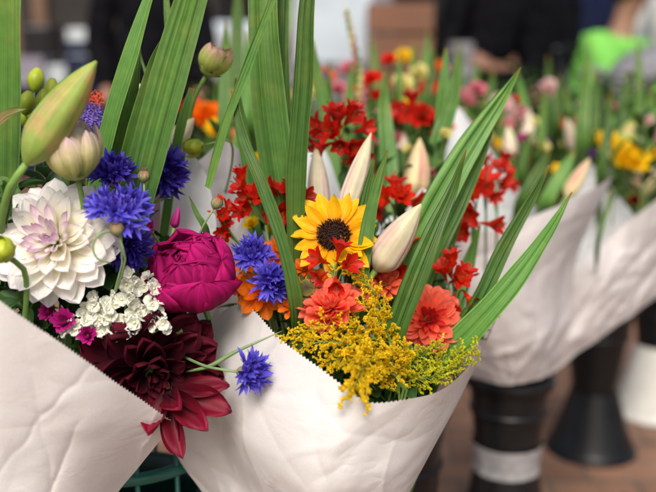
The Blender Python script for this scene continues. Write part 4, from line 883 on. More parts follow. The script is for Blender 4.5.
# ---- buckets and stand
def bucket(px, d, zr, label, parts, group='black flower buckets', shift=0):
    """parts: list of (name, material, [(r_px, y_px), ...]) as photo profile at depth d"""
    b = P(px, zr, d); r = root('flower_bucket', Matrix.Translation((b.x, b.y, 0)), label, 'bucket', group)
    H = lambda y: P(px, y, d).z + 0
    return r
def bucket_at(px, py_rim, d, label, prof, group, tape=None, base_mat='black'):
    c = P(px, py_rim, d); h = c.z; r = root('flower_bucket', Matrix.Translation((c.x, c.y, 0)), label, 'bucket', group)
    # prof: (top radius, waist radius, waist height fraction, base radius)
    rt, rw, hw, rb = prof
    n = 14
    body = [(rw + (rt - rw) * i / n, h * hw + h * (1 - hw) * i / n) for i in range(n + 1)]
    inner = [(x - .004, z) for x, z in body[::-1]]
    obj('body', lathe(body + [(rt + .001, h), (rt - .003, h)] + inner[1:] + [(0.001, h * hw + .01)], 48), M_['black'], r)
    obj('rim', lathe([(rt + .001, h - .018), (rt + .006, h - .016), (rt + .007, h - .004), (rt + .004, h + .003), (rt - .002, h + .003)], 48), M_['black'], r)
    for z in (h * (hw + .62 * (1 - hw)),):
        rr_ = rw + (rt - rw) * ((z - h * hw) / (h * (1 - hw)))
        obj('ridge', lathe([(rr_, z - .006), (rr_ + .004, z - .003), (rr_ + .004, z + .003), (rr_, z + .006)], 48), M_['black'], r)
    base = [(rb - .003, .0), (rb + .003, .004), (rb + .002, .012)] + [(rb + (rw + .003 - rb) * (i / 12) ** .85, .012 + (h * hw - .012) * i / 12) for i in range(13)]
    obj('base', lathe(base, 48), M_[base_mat], r)
    if tape:
        z0, z1 = tape
        rad = lambda z: (rw + (rt - rw) * max(0, (z - h * hw) / (h * (1 - hw)))) if z > h * hw else rb + (rw - rb) * (z / (h * hw)) ** .85
        obj('tape', lathe([(rad(z0 + (z1 - z0) * i / 8) + .0042 + .001 * (i % 2), z0 + (z1 - z0) * i / 8) for i in range(9)], 64, lambda q, t: 1 + .008 * math.sin(q * 7 + t * 3) + .006 * math.sin(q * 19)), M_['tape'], r)
    o = obj('water', lathe([(.001, h * .8), (rt - .012, h * .8)], 32), M_['water'], r)
    return r
bucket_at(510, 374, 1.62, 'nearest black bucket with silver tape round its waist', (.074, .055, .62, .105), 'black flower buckets', tape=(.258, .312))
bucket_at(600, 300, 2.25, 'black bucket with a flared base right of the taped one', (.088, .056, .42, .112), 'black flower buckets')
bucket_at(664, 290, 2.5, 'black bucket on a white flared base at the right edge', (.085, .062, .57, .115), 'black flower buckets', base_mat='whitep')
bucket_at(398, 405, 1.42, 'black bucket in the shadow behind the centre wrap', (.075, .058, .46, .10), 'black flower buckets')
# cable on the taped bucket, electric cable on floor at right
c = P(650, 480, 1.75)
o = obj('cable', tube([Vector((c.x + .06, c.y + .3, .006)), Vector((c.x - .01, c.y + .08, .006)), Vector((c.x - .04, c.y - .05, .006)), Vector((c.x - .02, c.y - .3, .006))], .004, .004, 30, 8), M_['black'])
tag(o, 'thin black cable lying on the brick floor at lower right', 'cable')

r = root('wire_stand', Matrix.Translation((P(150, 470, .98).x, P(150, 470, .98).y, 0)), 'green wire stand showing between the two front paper wraps', 'stand'); Mi = getM(r).inverted()
c0 = P(128, 468, 1.05)
def ring(cx, cy, z, R_, rad, n=40):
    V, Fc, UV = [], [], []; k = 8
    for i in range(n):
        q = 2 * PI * i / n
        for j in range(k):
            a = 2 * PI * j / k; V.append(Vector((cx + (R_ + rad * math.cos(a)) * math.cos(q), cy + (R_ + rad * math.cos(a)) * math.sin(q), z + rad * math.sin(a)))); UV.append((i / n, j / k))
    for i in range(n):
        for j in range(k): Fc.append((i * k + j, ((i + 1) % n) * k + j, ((i + 1) % n) * k + (j + 1) % k, i * k + (j + 1) % k))
    return V, Fc, UV
cz = P(150, 432, .95).z
for k, (z, rr_, rad) in enumerate([(cz, .10, .0032), (P(150, 475, .95).z - .005, .10, .007), (.35, .095, .003), (.05, .11, .004)]):
    obj('hoop', ring(c0.x, c0.y, z, rr_, rad), M_['greenp'], r, Mi)
for k in range(14):
    q = 2 * PI * k / 14 + .1
    obj('upright', tube([(c0.x + .10 * math.cos(q), c0.y + .10 * math.sin(q), cz), (c0.x + .10 * math.cos(q), c0.y + .10 * math.sin(q), .0)], .0028, .0028, 4, 8), M_['greenp'], r, Mi)

q = P(128, 486, 1.05)
r = root('flower_bucket', Matrix.Translation((q.x, q.y, 0)), 'dark bucket held inside the green wire stand', 'bucket', 'black flower buckets')
obj('body', lathe([(.001, .01), (.07, .01), (.086, q.z - .01), (.090, q.z), (.083, q.z), (.080, q.z - .02), (.065, .03), (.001, .03)], 40), M_['greendark'], r)
obj('rim', ring(0, 0, q.z, .088, .0035), M_['greendark'], r)
# ================================================================== FURTHER BOUQUETS (out of focus)
def gat(px, d):
    p = P(px, 246, max(d, 1.6 if px < 540 else 1.78)); return Vector((p.x, p.y, .47 if px < 540 else .55))
bg = 'out of focus blooms of the further bouquets'
def mb(px, py, d, rp, mat, label, n=14, L=3, th=1.1, **k):
    return small_bloom(px, py, d, (rnd.uniform(-.3, .3), .6, .8), rp, mat, label, gat(px, d), n=n, layers=L, group=bg, name='bloom', seed=int(px), th=th, W=.55, **k)
mb(207, 121, 1.55, 22, 'orange', 'blurred orange bloom right of the peony bud', 16)
mb(216, 132, 1.5, 15, 'yellow', 'blurred yellow-orange bloom below the orange one')
mb(193, 112, 1.7, 15, 'croc', 'blurred red orange bloom behind the peony bud stem')
mb(184, 158, 1.25, 11, 'yellow', 'soft yellow bloom just behind the lime ball bud')
for px, py, d, rp, w, lab in [(241, 100, 1.45, 13, 'salmon', 'tall salmon bloom, upper one between the tall leaves'), (244, 125, 1.4, 15, 'salmon', 'salmon bloom, middle one between the tall leaves'), (243, 148, 1.35, 13, 'salmon', 'salmon bloom, lowest one between the tall leaves'), (228, 140, 1.4, 12, 'salmon', 'salmon bloom on the white sheet left of the tall leaves')]:
    mb(px, py, d, rp, w, lab)
mb(372, 82, 1.5, 13, 'croc', 'blurred scarlet bloom beside the tall flower spike')
mb(389, 62, 1.6, 10, 'croc', 'highest blurred scarlet bloom')
mb(376, 98, 1.5, 10, 'croc_dk', 'blurred dark red bloom under the scarlet one')
mb(338, 92, 1.6, 12, 'pinkb', 'blurred pink bloom left of the tall spike')
mb(352, 104, 1.5, 13, 'pinkb', 'blurred pink bloom at the foot of the tall spike')
mb(384, 118, 1.4, 12, 'pinkb', 'blurred pink bloom above the cream lily bud')
mb(392, 138, 1.3, 11, 'pinkb', 'blurred pink bloom right of the cream lily bud')
mb(360, 122, 1.35, 9, 'mag', 'blurred rose bloom above the cream lily bud')
mb(402, 88, 1.6, 15, 'cream', 'blurred pale yellow bloom right of the scarlet ones')
mb(418, 76, 1.7, 13, 'cream', 'blurred pale yellow bloom, the higher of two')
mb(406, 113, 1.5, 15, 'yellow', 'blurred bright yellow bloom above the pink lily bud')
crocosmia([(408, 120, (-.7, .3, .5)), (416, 124, (.3, .6, .5)), (424, 125, (.7, .3, .5)), (430, 122, (.5, -.5, .6)), (412, 116, (0, 1, .3))], (420, 150), 'blurred dark red crocosmia above the pink lily bud', gat(420, 1.3), 1.3, 20, 'croc_dk', bg, seed=21)
crocosmia([(497, 177, (.5, .5, .5)), (503, 184, (.7, -.2, .5)), (493, 186, (-.3, -.6, .6)), (489, 172, (-.4, .8, .4)), (500, 170, (.3, .9, .2))], (497, 215), 'dark red crocosmia against the tall white paper point', gat(500, 1.28), 1.2, 15, 'croc_dk', bg, seed=22, buds=[(484, 165, (-.5, .8, .2), 9), (490, 160, (0, 1, .2), 8)])
crocosmia([(484, 182, (-.6, .4, .5)), (478, 188, (-.8, -.2, .4)), (488, 190, (.3, -.4, .7))], (486, 215), 'dark red crocosmia next to the tallest right leaf', gat(490, 1.25), 1.15, 15, 'croc_dk', bg, seed=23)
# tall flower spike
r = root('flower_spike', Matrix.Translation(P(366, 130, 1.45)), 'tall tapering pink-green flower spike against the pale background', 'flower spike', bg); Mi = getM(r).inverted()
pl = [P(366, 130, 1.45), P(360, 90, 1.45), P(354, 50, 1.45), P(346, 12, 1.45)]
obj('stem', tube([Mi @ p for p in pl], .002, .001, 16, 6), M_['stem'], r)
C = catmull([Mi @ p for p in pl], 60); rr = random.Random(5)
for k in range(46):
    s = k / 45; c = C[int(s * 60)]; l = K(10 - 5 * s, 1.45)
    M = frame(c, dirv(k * 2.4, .7 - .3 * s)); key = ('spk', k % 3)
    if key not in PETC: PETC[key] = mesh('floret', tube([(0, 0, 0), (0, 0, .5), (0, 0, 1)], .32, .32, 6, 8, rf=lambda t: .3 + math.sin(PI * t) ** .7), M_[['cream', 'pinkb', 'sepal'][k % 3]])
    put('floret', PETC[key], r, M @ Matrix.Scale(l, 4))
stem_to(r, pl[0], Vector((0, 0, -1)), gat(370, 1.45), .002)
mb(476, 92, 1.7, 12, 'pinkb', 'blurred dusky pink bloom left of the tallest leaf tip')
mb(458, 118, 1.8, 10, 'palepink', 'blurred pale pink bloom over the white paper point')
mb(500, 108, 1.8, 15, 'palepink', 'blurred pale pink bloom right of the tallest leaf tip', 14)
mb(518, 120, 1.8, 15, 'palepink', 'larger blurred pale pink bloom right of the tallest leaf')
mb(507, 128, 1.75, 10, 'pinkb', 'blurred rose pink bloom below the pale pink ones')
mb(533, 125, 1.8, 9, 'cream', 'blurred cream bloom between the pale pink bloom and green leaves')
mb(548, 92, 2.0, 14, 'palepink', 'blurred pink bloom below the lime vest')
mb(540, 148, 1.7, 11, 'cream', 'blurred cream bloom above the grey paper edge')
mb(558, 172, 1.6, 9, 'yellow', 'small blurred yellow bloom left of the pink lily bud')
mb(588, 155, 1.65, 9, 'purple', 'blurred purple bloom left of the big yellow ones')
mb(603, 148, 1.65, 21, 'yellow', 'big blurred yellow bloom, the left and upper of two')
mb(626, 165, 1.6, 28, 'yellow', 'biggest blurred yellow bloom at the right', 16)
mb(604, 165, 1.7, 12, 'yellow', 'blurred yellow bloom below the left upper one')
mb(648, 160, 1.9, 10, 'purple', 'blurred mauve bloom at the right edge')
mb(634, 202, 1.75, 12, 'croc_dk', 'blurred red bloom under the pinkish bud at the right')
mb(470, 128, 1.6, 8, 'mag', 'tiny blurred magenta bloom over the white paper point')
mb(524, 140, 1.6, 8, 'mag', 'tiny blurred magenta bloom right of the tall white paper')
mb(280, 100, 1.5, 10, 'cream', 'pale blurred bloom between the tall leaves left of centre')
mb(312, 96, 1.45, 10, 'cream', 'pale green blurred bloom right of the straight dark leaf')
for a, b, w, m, lab in [((590, 158, 1.4), (566, 197, 1.38), 15, 'lil_r', 'pink-tipped lily bud leaning right against the grey paper edge'), ((566, 118, 1.7), (578, 152, 1.7), 15, 'lil_p', 'blurred pale lily bud leaning left above the pink-tipped one'),
                        ((634, 118, 1.7), (622, 148, 1.7), 16, 'lil_g', 'blurred green lily bud above the biggest yellow bloom'), ((660, 172, 1.7), (634, 192, 1.7), 22, 'lil_r', 'blurred beige pink bud at the right edge'),
                        ((530, 112, 1.75), (526, 148, 1.75), 15, 'lil_p', 'blurred cream lily bud right of the pale pink blooms'), ((508, 125, 1.65), (512, 158, 1.65), 14, 'lil_p', 'blurred cream lily bud above the white paper slope'),
                        ((404, 130, 1.3), (402, 152, 1.3), 14, 'lil_p', 'blurred pale bud just left of the pink lily bud')]:
    lily_bud(a, b, w, m, lab, gat(b[0], b[2]), bg)
bl = 'out of focus sword leaves of the further bouquets'
def bb(x0, y0, x1, y1, d, w, lab, mat='blade', fx=0):
    blade([(x0, y0, d, 1.5), (x0 * .7 + x1 * .3, y0 * .7 + y1 * .3, d, w * .8), (x1, y1, d, w), ((x1 * 1.2 - x0 * .2), y1 + 60, d + .25, w * .6)], lab, (fx, 0, 1), mat, 3, bl, .2, int(x0 + y0), nl=24)
for a in [(238, -30, 236, 130, 1.5, 16, 'blurred tall leaf behind the slanting thin leaf', 'blade_dark'), (292, -20, 272, 110, 1.6, 14, 'blurred leaf leaning right behind the tall leaves at the top', 'blade_lime'), (246, 30, 252, 130, 1.3, 12, 'pale blurred leaf beside the double ribbed leaf', 'blade_lime'),
          (352, 60, 345, 170, 1.4, 12, 'blurred green leaf behind the red crocosmia'), (400, 52, 396, 160, 1.45, 9, 'blurred thin leaf beside the pale yellow blooms', 'blade_lime'), (414, 40, 412, 130, 1.7, 10, 'blurred leaf behind the pale yellow blooms'),
          (434, 45, 426, 110, 1.7, 10, 'blurred leaf left of the pair beside the white paper', 'blade_dark'), (586, 62, 580, 150, 1.6, 16, 'blurred wide leaf under the lime vest'), (596, 70, 592, 150, 1.65, 14, 'blurred leaf right of the wide one under the lime vest', 'blade_dark'),
          (612, 90, 600, 180, 1.5, 10, 'blurred dark leaf between the big yellow blooms', 'blade_dark'), (640, 80, 632, 160, 1.7, 12, 'blurred leaf rising above the biggest yellow bloom'), (638, 40, 640, 120, 1.9, 8, 'thin blurred leaf in front of the dark trousers'),
          (550, 148, 520, 205, 1.4, 14, 'soft leaf crossing the tall white paper at right', 'blade_dark'), (575, 150, 545, 205, 1.42, 15, 'soft bright leaf leaning toward the pink-tipped bud', 'blade_lime'), (560, 75, 556, 130, 1.8, 9, 'blurred leaf beside the blurred pink bloom', 'blade_dark'),
          (545, 90, 540, 160, 1.7, 9, 'blurred leaf below the blurred pink bloom'), (530, 130, 520, 180, 1.5, 9, 'soft narrow leaf at the white paper slope', 'blade_dark'), (494, 70, 486, 120, 1.8, 10, 'blurred leaf left of the tallest leaf tip', 'blade_dark'),
          (478, 60, 470, 120, 1.9, 9, 'blurred leaf in front of the black clothes'), (612, 190, 598, 240, 1.45, 6, 'soft thin leaf lying on the white paper point', 'blade'), (330, 60, 322, 140, 1.6, 9, 'blurred leaf beside the brown post', 'blade_dark'),
          (448, 80, 452, 130, 1.8, 9, 'blurred leaf behind the pair beside the white paper', 'blade_dark'), (516, 70, 530, 130, 1.9, 10, 'blurred leaf leaning left below the dark figures', 'blade_lime')]:
    bb(*a)
rr = random.Random(77)
for k in range(46):
    px = 205 + k * 10 + rr.uniform(-6, 6); d = rr.uniform(1.55, 2.1); yt = rr.uniform(92, 150) if px > 330 else rr.uniform(110, 150)
    sprig((px + rr.uniform(-15, 15), yt + 90, d), (px, yt, d), 'blurred green filler sprig among the further bouquets', 'filler sprigs in the further bouquets', .05, .02, 9, mat='leaf' if k % 3 else 'sepal', seed=100 + k)
for k in range(70):
    px = 210 + k * 6.6 + rr.uniform(-8, 8); d = rr.uniform(2.2, 2.9); yt = rr.uniform(78, 112)
    sprig((px + rr.uniform(-15, 15), yt + 120, d), (px, yt, d), 'blurred green filler sprig among the further bouquets', 'filler sprigs in the further bouquets', .085, .038, 10, mat='leaf', seed=300 + k)
for k in range(34):   # fill in behind centre bouquet
    px = 222 + k * 6.6; d = rr.uniform(1.15, 1.45)
    sprig((px + rr.uniform(-15, 15), 260, d), (px, rr.uniform(120, 195), d), 'blurred green filler sprig among the further bouquets', 'filler sprigs in the further bouquets', .04, .018, 9, mat='leaf', seed=200 + k)
for k, (px, d) in enumerate([(250, 1.75), (340, 1.7)]):
    a = px - 48; b = px + 48
    paper('paper_wrap', ['far paper wrap behind the tall leaves left of centre', 'far paper wrap behind the red crocosmia', 'far paper wrap behind the pink lily bud', 'far paper wrap behind the tall white point', 'far paper wrap at the right edge behind the yellow blooms'][k], 'paper_g',
          [(a, 190, d), (px, 215, d - .08), (b, 180, d)], [(px - 18, 330, d + .05), (px, 334, d), (px + 18, 330, d + .05)], [(a, 190, d), (px - 18, 330, d + .05)], [(b, 180, d), (px + 18, 330, d + .05)], 30, 30, .03, 6, .005, 60 + k)
    bucket_at(px, 325, d + .05, ['hidden black bucket under the far wrap left of centre', 'black bucket under the far wrap behind the crocosmia', 'black bucket under the far wrap behind the pink lily bud', 'black bucket under the far wrap behind the white point', 'black bucket under the far wrap at the right edge'][k], (.08, .06, .45, .1), 'black flower buckets')

for px, py, d, rp, m, lab in [(298, 190, 1.25, 15, 'orange', 'soft orange bloom behind the red crocosmia beside the sunflower'), (330, 205, 1.22, 12, 'salmon', 'soft salmon bloom behind the upright pale lily bud'), (382, 178, 1.25, 13, 'croc', 'soft scarlet bloom behind the cream lily bud'),
        (352, 158, 1.4, 13, 'yellow', 'soft yellow bloom between the two pale lily buds'), (300, 122, 1.5, 12, 'pinkb', 'soft pink bloom left of the red crocosmia cluster'), (372, 150, 1.4, 13, 'pinkb', 'soft pink bloom right of the cream lily bud tip'), (262, 168, 1.3, 12, 'croc', 'soft red bloom behind the tall ribbed leaves'),
        (436, 172, 1.5, 13, 'salmon', 'soft salmon bloom right of the pink lily bud'), (350, 72, 1.9, 13, 'pinkb', 'far pink bloom left of the flower spike'), (326, 78, 1.9, 12, 'salmon', 'far salmon bloom beside the brown post'), (404, 60, 2.0, 12, 'yellow', 'far yellow bloom high above the pale yellow ones'), (428, 92, 1.8, 13, 'croc', 'far scarlet bloom left of the soft leaf pair'),
        (440, 70, 2.0, 10, 'orange', 'far orange bloom behind the soft leaf pair'), (466, 100, 1.9, 12, 'pinkb', 'far pink bloom above the tall white paper point'), (486, 140, 1.75, 11, 'cream', 'far cream bloom right of the tallest leaf'), (572, 130, 1.9, 12, 'pinkb', 'far rose bloom between the leaves under the vest'), (656, 140, 1.9, 12, 'palepink', 'far pale bloom at the right edge above the mauve one')]:
    mb(px, py, d, rp, m, lab)
for k, (x0, y0, x1, y1, d, w_, m) in enumerate([(226, 20, 224, 150, 1.25, 15, 'blade'), (246, 60, 236, 170, 1.2, 12, 'blade_lime'), (330, 70, 326, 200, 1.25, 12, 'blade_dark'), (366, 110, 372, 220, 1.2, 11, 'blade_lime'), (396, 80, 404, 220, 1.3, 13, 'blade_dark'), (428, 110, 424, 220, 1.3, 12, 'blade'), (470, 130, 452, 220, 1.3, 13, 'blade_dark'),
        (505, 95, 498, 170, 1.9, 11, 'blade'), (518, 100, 524, 170, 1.8, 10, 'blade_dark'), (566, 88, 572, 160, 1.9, 12, 'blade'), (606, 96, 618, 170, 1.8, 11, 'blade_lime'), (628, 70, 622, 150, 2.0, 12, 'blade_dark'), (652, 84, 646, 170, 1.8, 12, 'blade'), (590, 40, 588, 130, 2.2, 10, 'blade_lime'), (548, 56, 552, 130, 2.3, 9, 'blade_dark'), (372, 36, 378, 110, 2.0, 9, 'blade'), (458, 40, 462, 110, 2.2, 9, 'blade_dark'), (428, 30, 422, 110, 2.1, 9, 'blade_lime')]):
    blade([(x0, y0, d, 1.5), (x0 * .7 + x1 * .3, y0 * .7 + y1 * .3, d, w_ * .8), (x1, y1, d, w_), ((x1 * 1.2 - x0 * .2), y1 + 60, d + .2, w_ * .6)], 'soft out of focus sword leaf filling in the rows behind the front bouquets', (0, 0, 1), m, 3, 'soft filler sword leaves behind', .2, 500 + k, nl=24)
rr = random.Random(52)
for mat, col, n in [('orange', 'orange', 6), ('croc', 'scarlet', 6), ('yellow', 'yellow', 6), ('pinkb', 'dusky pink', 5), ('cream', 'cream', 4)]:
    for k in range(n):
        px = rr.uniform(222, 452); py = rr.uniform(128, 205); d = rr.uniform(1.16, 1.5)
        small_bloom(px, py, d, (rr.uniform(-.6, .6), .6, .8), rr.uniform(8, 13), mat, 'small soft %s bloom just behind the centre bouquet' % col, gat(px, 1.6), n=9, layers=3, group='small %s blooms just behind the centre bouquet' % col, name='bloom', seed=k + 3, th=rr.uniform(.7, 1.2), W=.55)
rr = random.Random(31)
for mat, col, n in [('palepink', 'pale pink', 10), ('pinkb', 'dusky pink', 9), ('cream', 'cream', 8), ('croc_dk', 'dark red', 5), ('yellow', 'yellow', 5), ('purple', 'purple', 4), ('orange', 'orange', 7), ('salmon', 'salmon', 7), ('croc', 'scarlet', 8)]:
    for k in range(n):
        warm = mat in ('orange', 'salmon', 'croc'); px = rr.uniform(440, 660) if (k % 4 if not warm else k % 4 == 0) else rr.uniform(215, 450); py = rr.uniform(88, 172) if px > 440 else rr.uniform(70, 135)
        d = rr.uniform(1.6, 2.3)
        small_bloom(px, py, d, (rr.uniform(-.6, .6), .6, .8), rr.uniform(7, 13), mat, 'small blurred %s bloom in the crowd of far bouquets' % col, gat(px, d), n=8, layers=2, group='small %s blooms in the far bouquets' % col, name='bloom', seed=k, th=rr.uniform(.6, 1.2), W=.55)
# ================================================================== THE PLACE
def struct(name, G, mat, loc=(0, 0, 0), smooth=False):
    o = obj(name, G, mat, smooth=smooth); o.location = loc; return tag(o, kind='structure')
brick = brick_mat('brick_paving', (.31, .165, .10), (.23, .12, .075), (.16, .11, .08), .21, .105, .008)
struct('ground', ([Vector((-60, -20, 0)), Vector((60, -20, 0)), Vector((60, 90, 0)), Vector((-60, 90, 0))], [(0, 1, 2, 3)], [(0, 0)] * 4), brick)
M_['wall'] = plain('dark_brown_wall', (.012, .010, .008), (.024, .019, .016), 3, .8, bump=.3, dist=.02)
M_['wood'] = plain('brown_timber', (.10, .055, .03), (.16, .09, .05), 8, .6)
M_['terra'] = plain('terracotta_board', (.14, .062, .032), (.20, .09, .05), 5, .7)
M_['cream_w'] = plain('cream_render', (.22, .25, .21), (.50, .54, .46), 1.5, .8)
M_['bluew'] = plain('pale_blue_panel', (.28, .35, .40), (.58, .66, .72), 2, .7)
M_['lilacw'] = plain('lilac_grey_panel', (.10, .095, .12), (.26, .24, .29), 3, .7)
M_['cloth_k'] = plain('black_cloth', (.004, .004, .005), (.010, .010, .012), 20, .95, spec=0.0)
M_['cloth_n'] = plain('navy_cloth', (.006, .010, .03), (.012, .018, .05), 20, .9, spec=.1)
M_['cloth_g'] = plain('grey_cloth', (.13, .13, .14), (.22, .22, .24), 14, .85, bump=.6, dist=.02)
M_['cloth_lime'] = plain('lime_cloth', (.12, .40, .05), (.18, .52, .08), 12, .8)
M_['cloth_w'] = plain('pale_cloth', (.42, .42, .43), (.55, .55, .55), 10, .85)
M_['skin'] = plain('skin', (.26, .13, .09), (.34, .18, .125), 15, .5)
M_['hair'] = plain('dark_hair', (.008, .006, .005), (.02, .014, .01), 60, .5)
M_['wallw'] = plain('pale_grey_panel', (.35, .40, .42), (.5, .55, .57), 3, .5)  # plain pale grey for a window and a crate
def hz(px, d): return P(px, 246, d)
def flat_building(name, px0, px1, d, h, mat, label, cat='building', zb=0, thick=.3):
    a, b = hz(px0, d), hz(px1, d); w = b.x - a.x
    r = root(name, Matrix.Translation(((a.x + b.x) / 2, a.y, zb)), label, cat)
    obj('wall', box(w, thick, h, (0, thick / 2, h / 2), .01), mat, r, smooth=False)
    return r, w
r, w = flat_building('market_building', -420, 222, 8.5, 5.0, M_['wall'], 'dark brown market building at the upper left', thick=.4)
for k in range(9):
    obj('beam', box(.12, .10, 5.0, (-w / 2 + w * (k + .5) / 9, -.05, 2.5), .01), M_['wall'], r, smooth=False)
obj('window', box(.5, .08, .7, (w / 2 - 1.75, -.04, 1.25), .01), M_['wood'], r, smooth=False)
obj('window', box(.35, .08, .45, (w / 2 - 1.15, -.04, 1.0), .01), M_['wallw'], r, smooth=False)
r, w = flat_building('market_building', 222, 330, 10, 4.5, M_['lilacw'], 'lilac grey market building behind the tall leaves')
obj('window', box(.6, .08, 1.2, (-.2, -.04, 1.6), .01), M_['wall'], r, smooth=False); obj('door', box(.5, .08, 1.9, (.4, -.04, .96), .01), M_['wood'], r, smooth=False)
r, w = flat_building('market_building', 330, 480, 11, 4.8, M_['bluew'], 'pale blue fronted shop behind the flower spike')
obj('window', box(1.0, .1, .8, (.35, -.05, 1.9), .01), M_['cream_w'], r, smooth=False); obj('sill', box(1.1, .16, .06, (.35, -.08, 1.47), .01), M_['wood'], r, smooth=False)
r, w = flat_building('market_building', 480, 1100, 12, 5.0, M_['cream_w'], 'pale cream fronted shop behind the people at the right')
for k in range(6):
    obj('window', box(.7, .1, 1.3, (-w / 2 + .8 + k * 1.25, -.05, 1.6), .01), M_[['wall', 'lilacw', 'bluew'][k % 3]], r, smooth=False)
def post(px, d, w, h, mat, label):
    a = hz(px, d); r = root('timber_post', Matrix.Translation((a.x, a.y, 0)), label, 'post')
    obj('shaft', box(w, w, h, (0, 0, h / 2), .01), mat, r, smooth=False); obj('base', box(w * 1.4, w * 1.4, .12, (0, 0, .062), .01), mat, r, smooth=False)
post(322, 6, .17, 3.2, M_['wood'], 'brown timber post behind the straight dark sword leaf')
post(545, 8, .14, 3.2, M_['cream_w'], 'pale post between the dark figures and the lime vest')
# stall tables with goods
def table(px0, px1, d, h, mat, topm, label, dep=.7):
    a, b = hz(px0, d), hz(px1, d); w = b.x - a.x
    r = root('stall_table', Matrix.Translation(((a.x + b.x) / 2, a.y, 0)), label, 'table')
    obj('tabletop', box(w, dep, .04, (0, dep / 2, h), .006), topm, r, smooth=False)
    for sx in (-1, 1):
        for sy in (.05, dep - .05): obj('leg', box(.05, .05, h - .02, (sx * (w / 2 - .05), sy, h / 2 - .012), .004), mat, r, smooth=False)
    obj('skirt', box(w - .02, .02, h * .6, (0, .012, h * .66), .004), topm, r, smooth=False)
    return a, b
def crate(px, d, z, w, h, mat, label, dep=.3):
    a = hz(px, d); r = root('crate', Matrix.Translation((a.x, a.y, z)), label, 'crate')
    obj('bottom', box(w, dep, .02, (0, 0, .012), .003), mat, r, smooth=False)
    for k in range(3):
        zz = h * (k + .5) / 3
        for sy in (-1, 1): obj('slat', box(w, .015, h / 3.4, (0, sy * dep / 2, zz), .003), mat, r, smooth=False)
        for sx in (-1, 1): obj('slat', box(.015, dep - .02, h / 3.4, (sx * (w / 2 - .01), 0, zz), .003), mat, r, smooth=False)
table(15, 125, 5.5, .80, M_['wood'], M_['cloth_n'], 'long stall table under dark cloth at the upper left')
crate(40, 5.65, .82, .28, .17, M_['lilacw'], 'grey crate on the dark cloth table, seen above the big lily bud')
crate(70, 5.7, .82, .16, .12, M_['wallw'], 'small pale crate on the dark cloth table')
crate(101, 5.7, .82, .22, .26, M_['cloth_n'], 'navy box on the dark cloth table')
table(225, 320, 5.0, .80, M_['wood'], M_['cloth_w'], 'stall table under pale cloth behind the tall leaves')
crate(280, 5.1, .82, .3, .15, M_['lilacw'], 'lilac crate on the pale cloth table')
crate(238, 5.1, .82, .24, .28, M_['cloth_w'], 'white crate at the left end of the pale cloth table')
table(360, 462, 4.4, .78, M_['wood'], M_['terra'], 'stall table with terracotta board behind the scarlet blooms')
crate(395, 4.5, .80, .30, .44, M_['terra'], 'large terracotta crate behind the scarlet blooms')
crate(440, 4.6, .80, .22, .18, M_['terra'], 'smaller terracotta crate right of the large one')
crate(452, 4.4, .80, .10, .26, M_['cloth_g'], 'grey upright box at the right end of the terracotta table')

rr = random.Random(9)
for k in range(44):
    d = rr.uniform(4.8, 8.0); px = rr.uniform(225, 690) if k > 3 else rr.uniform(20, 120); nm, m = rr.choice([('pale blue', 'bluew'), ('brown', 'wood'), ('dark', 'black'), ('lilac', 'lilacw'), ('grey', 'cloth_g'), ('navy', 'cloth_n'), ('black', 'cloth_k'), ('terracotta', 'terra')])
    if k <= 3: nm, m = [('dark', 'black'), ('brown', 'wood'), ('navy', 'cloth_n'), ('dark', 'black')][k]
    a = hz(px, d); h = rr.uniform(.18, .5); z = rr.choice([0, .55, .95]); w_ = rr.uniform(.18, .5)
    r = root('goods_stack', Matrix.Translation((a.x, a.y, 0)) @ Matrix.Rotation(rr.uniform(-.5, .5), 4, 'Z'), 'far stack of boxes topped by a %s box on the market floor' % nm, 'boxes', 'far stacks topped by a %s box' % nm)
    n_ = 1 + int(z / .4)
    for q in range(n_): obj('box', box(w_ * 1.1, .32, z / n_ - .004 if z else .1, (rr.uniform(-.03, .03), 0, (z / n_ * (q + .5)) if z else .05), .01), M_[rr.choice(['wood', 'black', 'cloth_g', 'terra'])], r, smooth=False)
    obj('top_box', box(w_, .3, h, (0, 0, (z or .1) + h / 2), .02), M_[m], r, smooth=False)
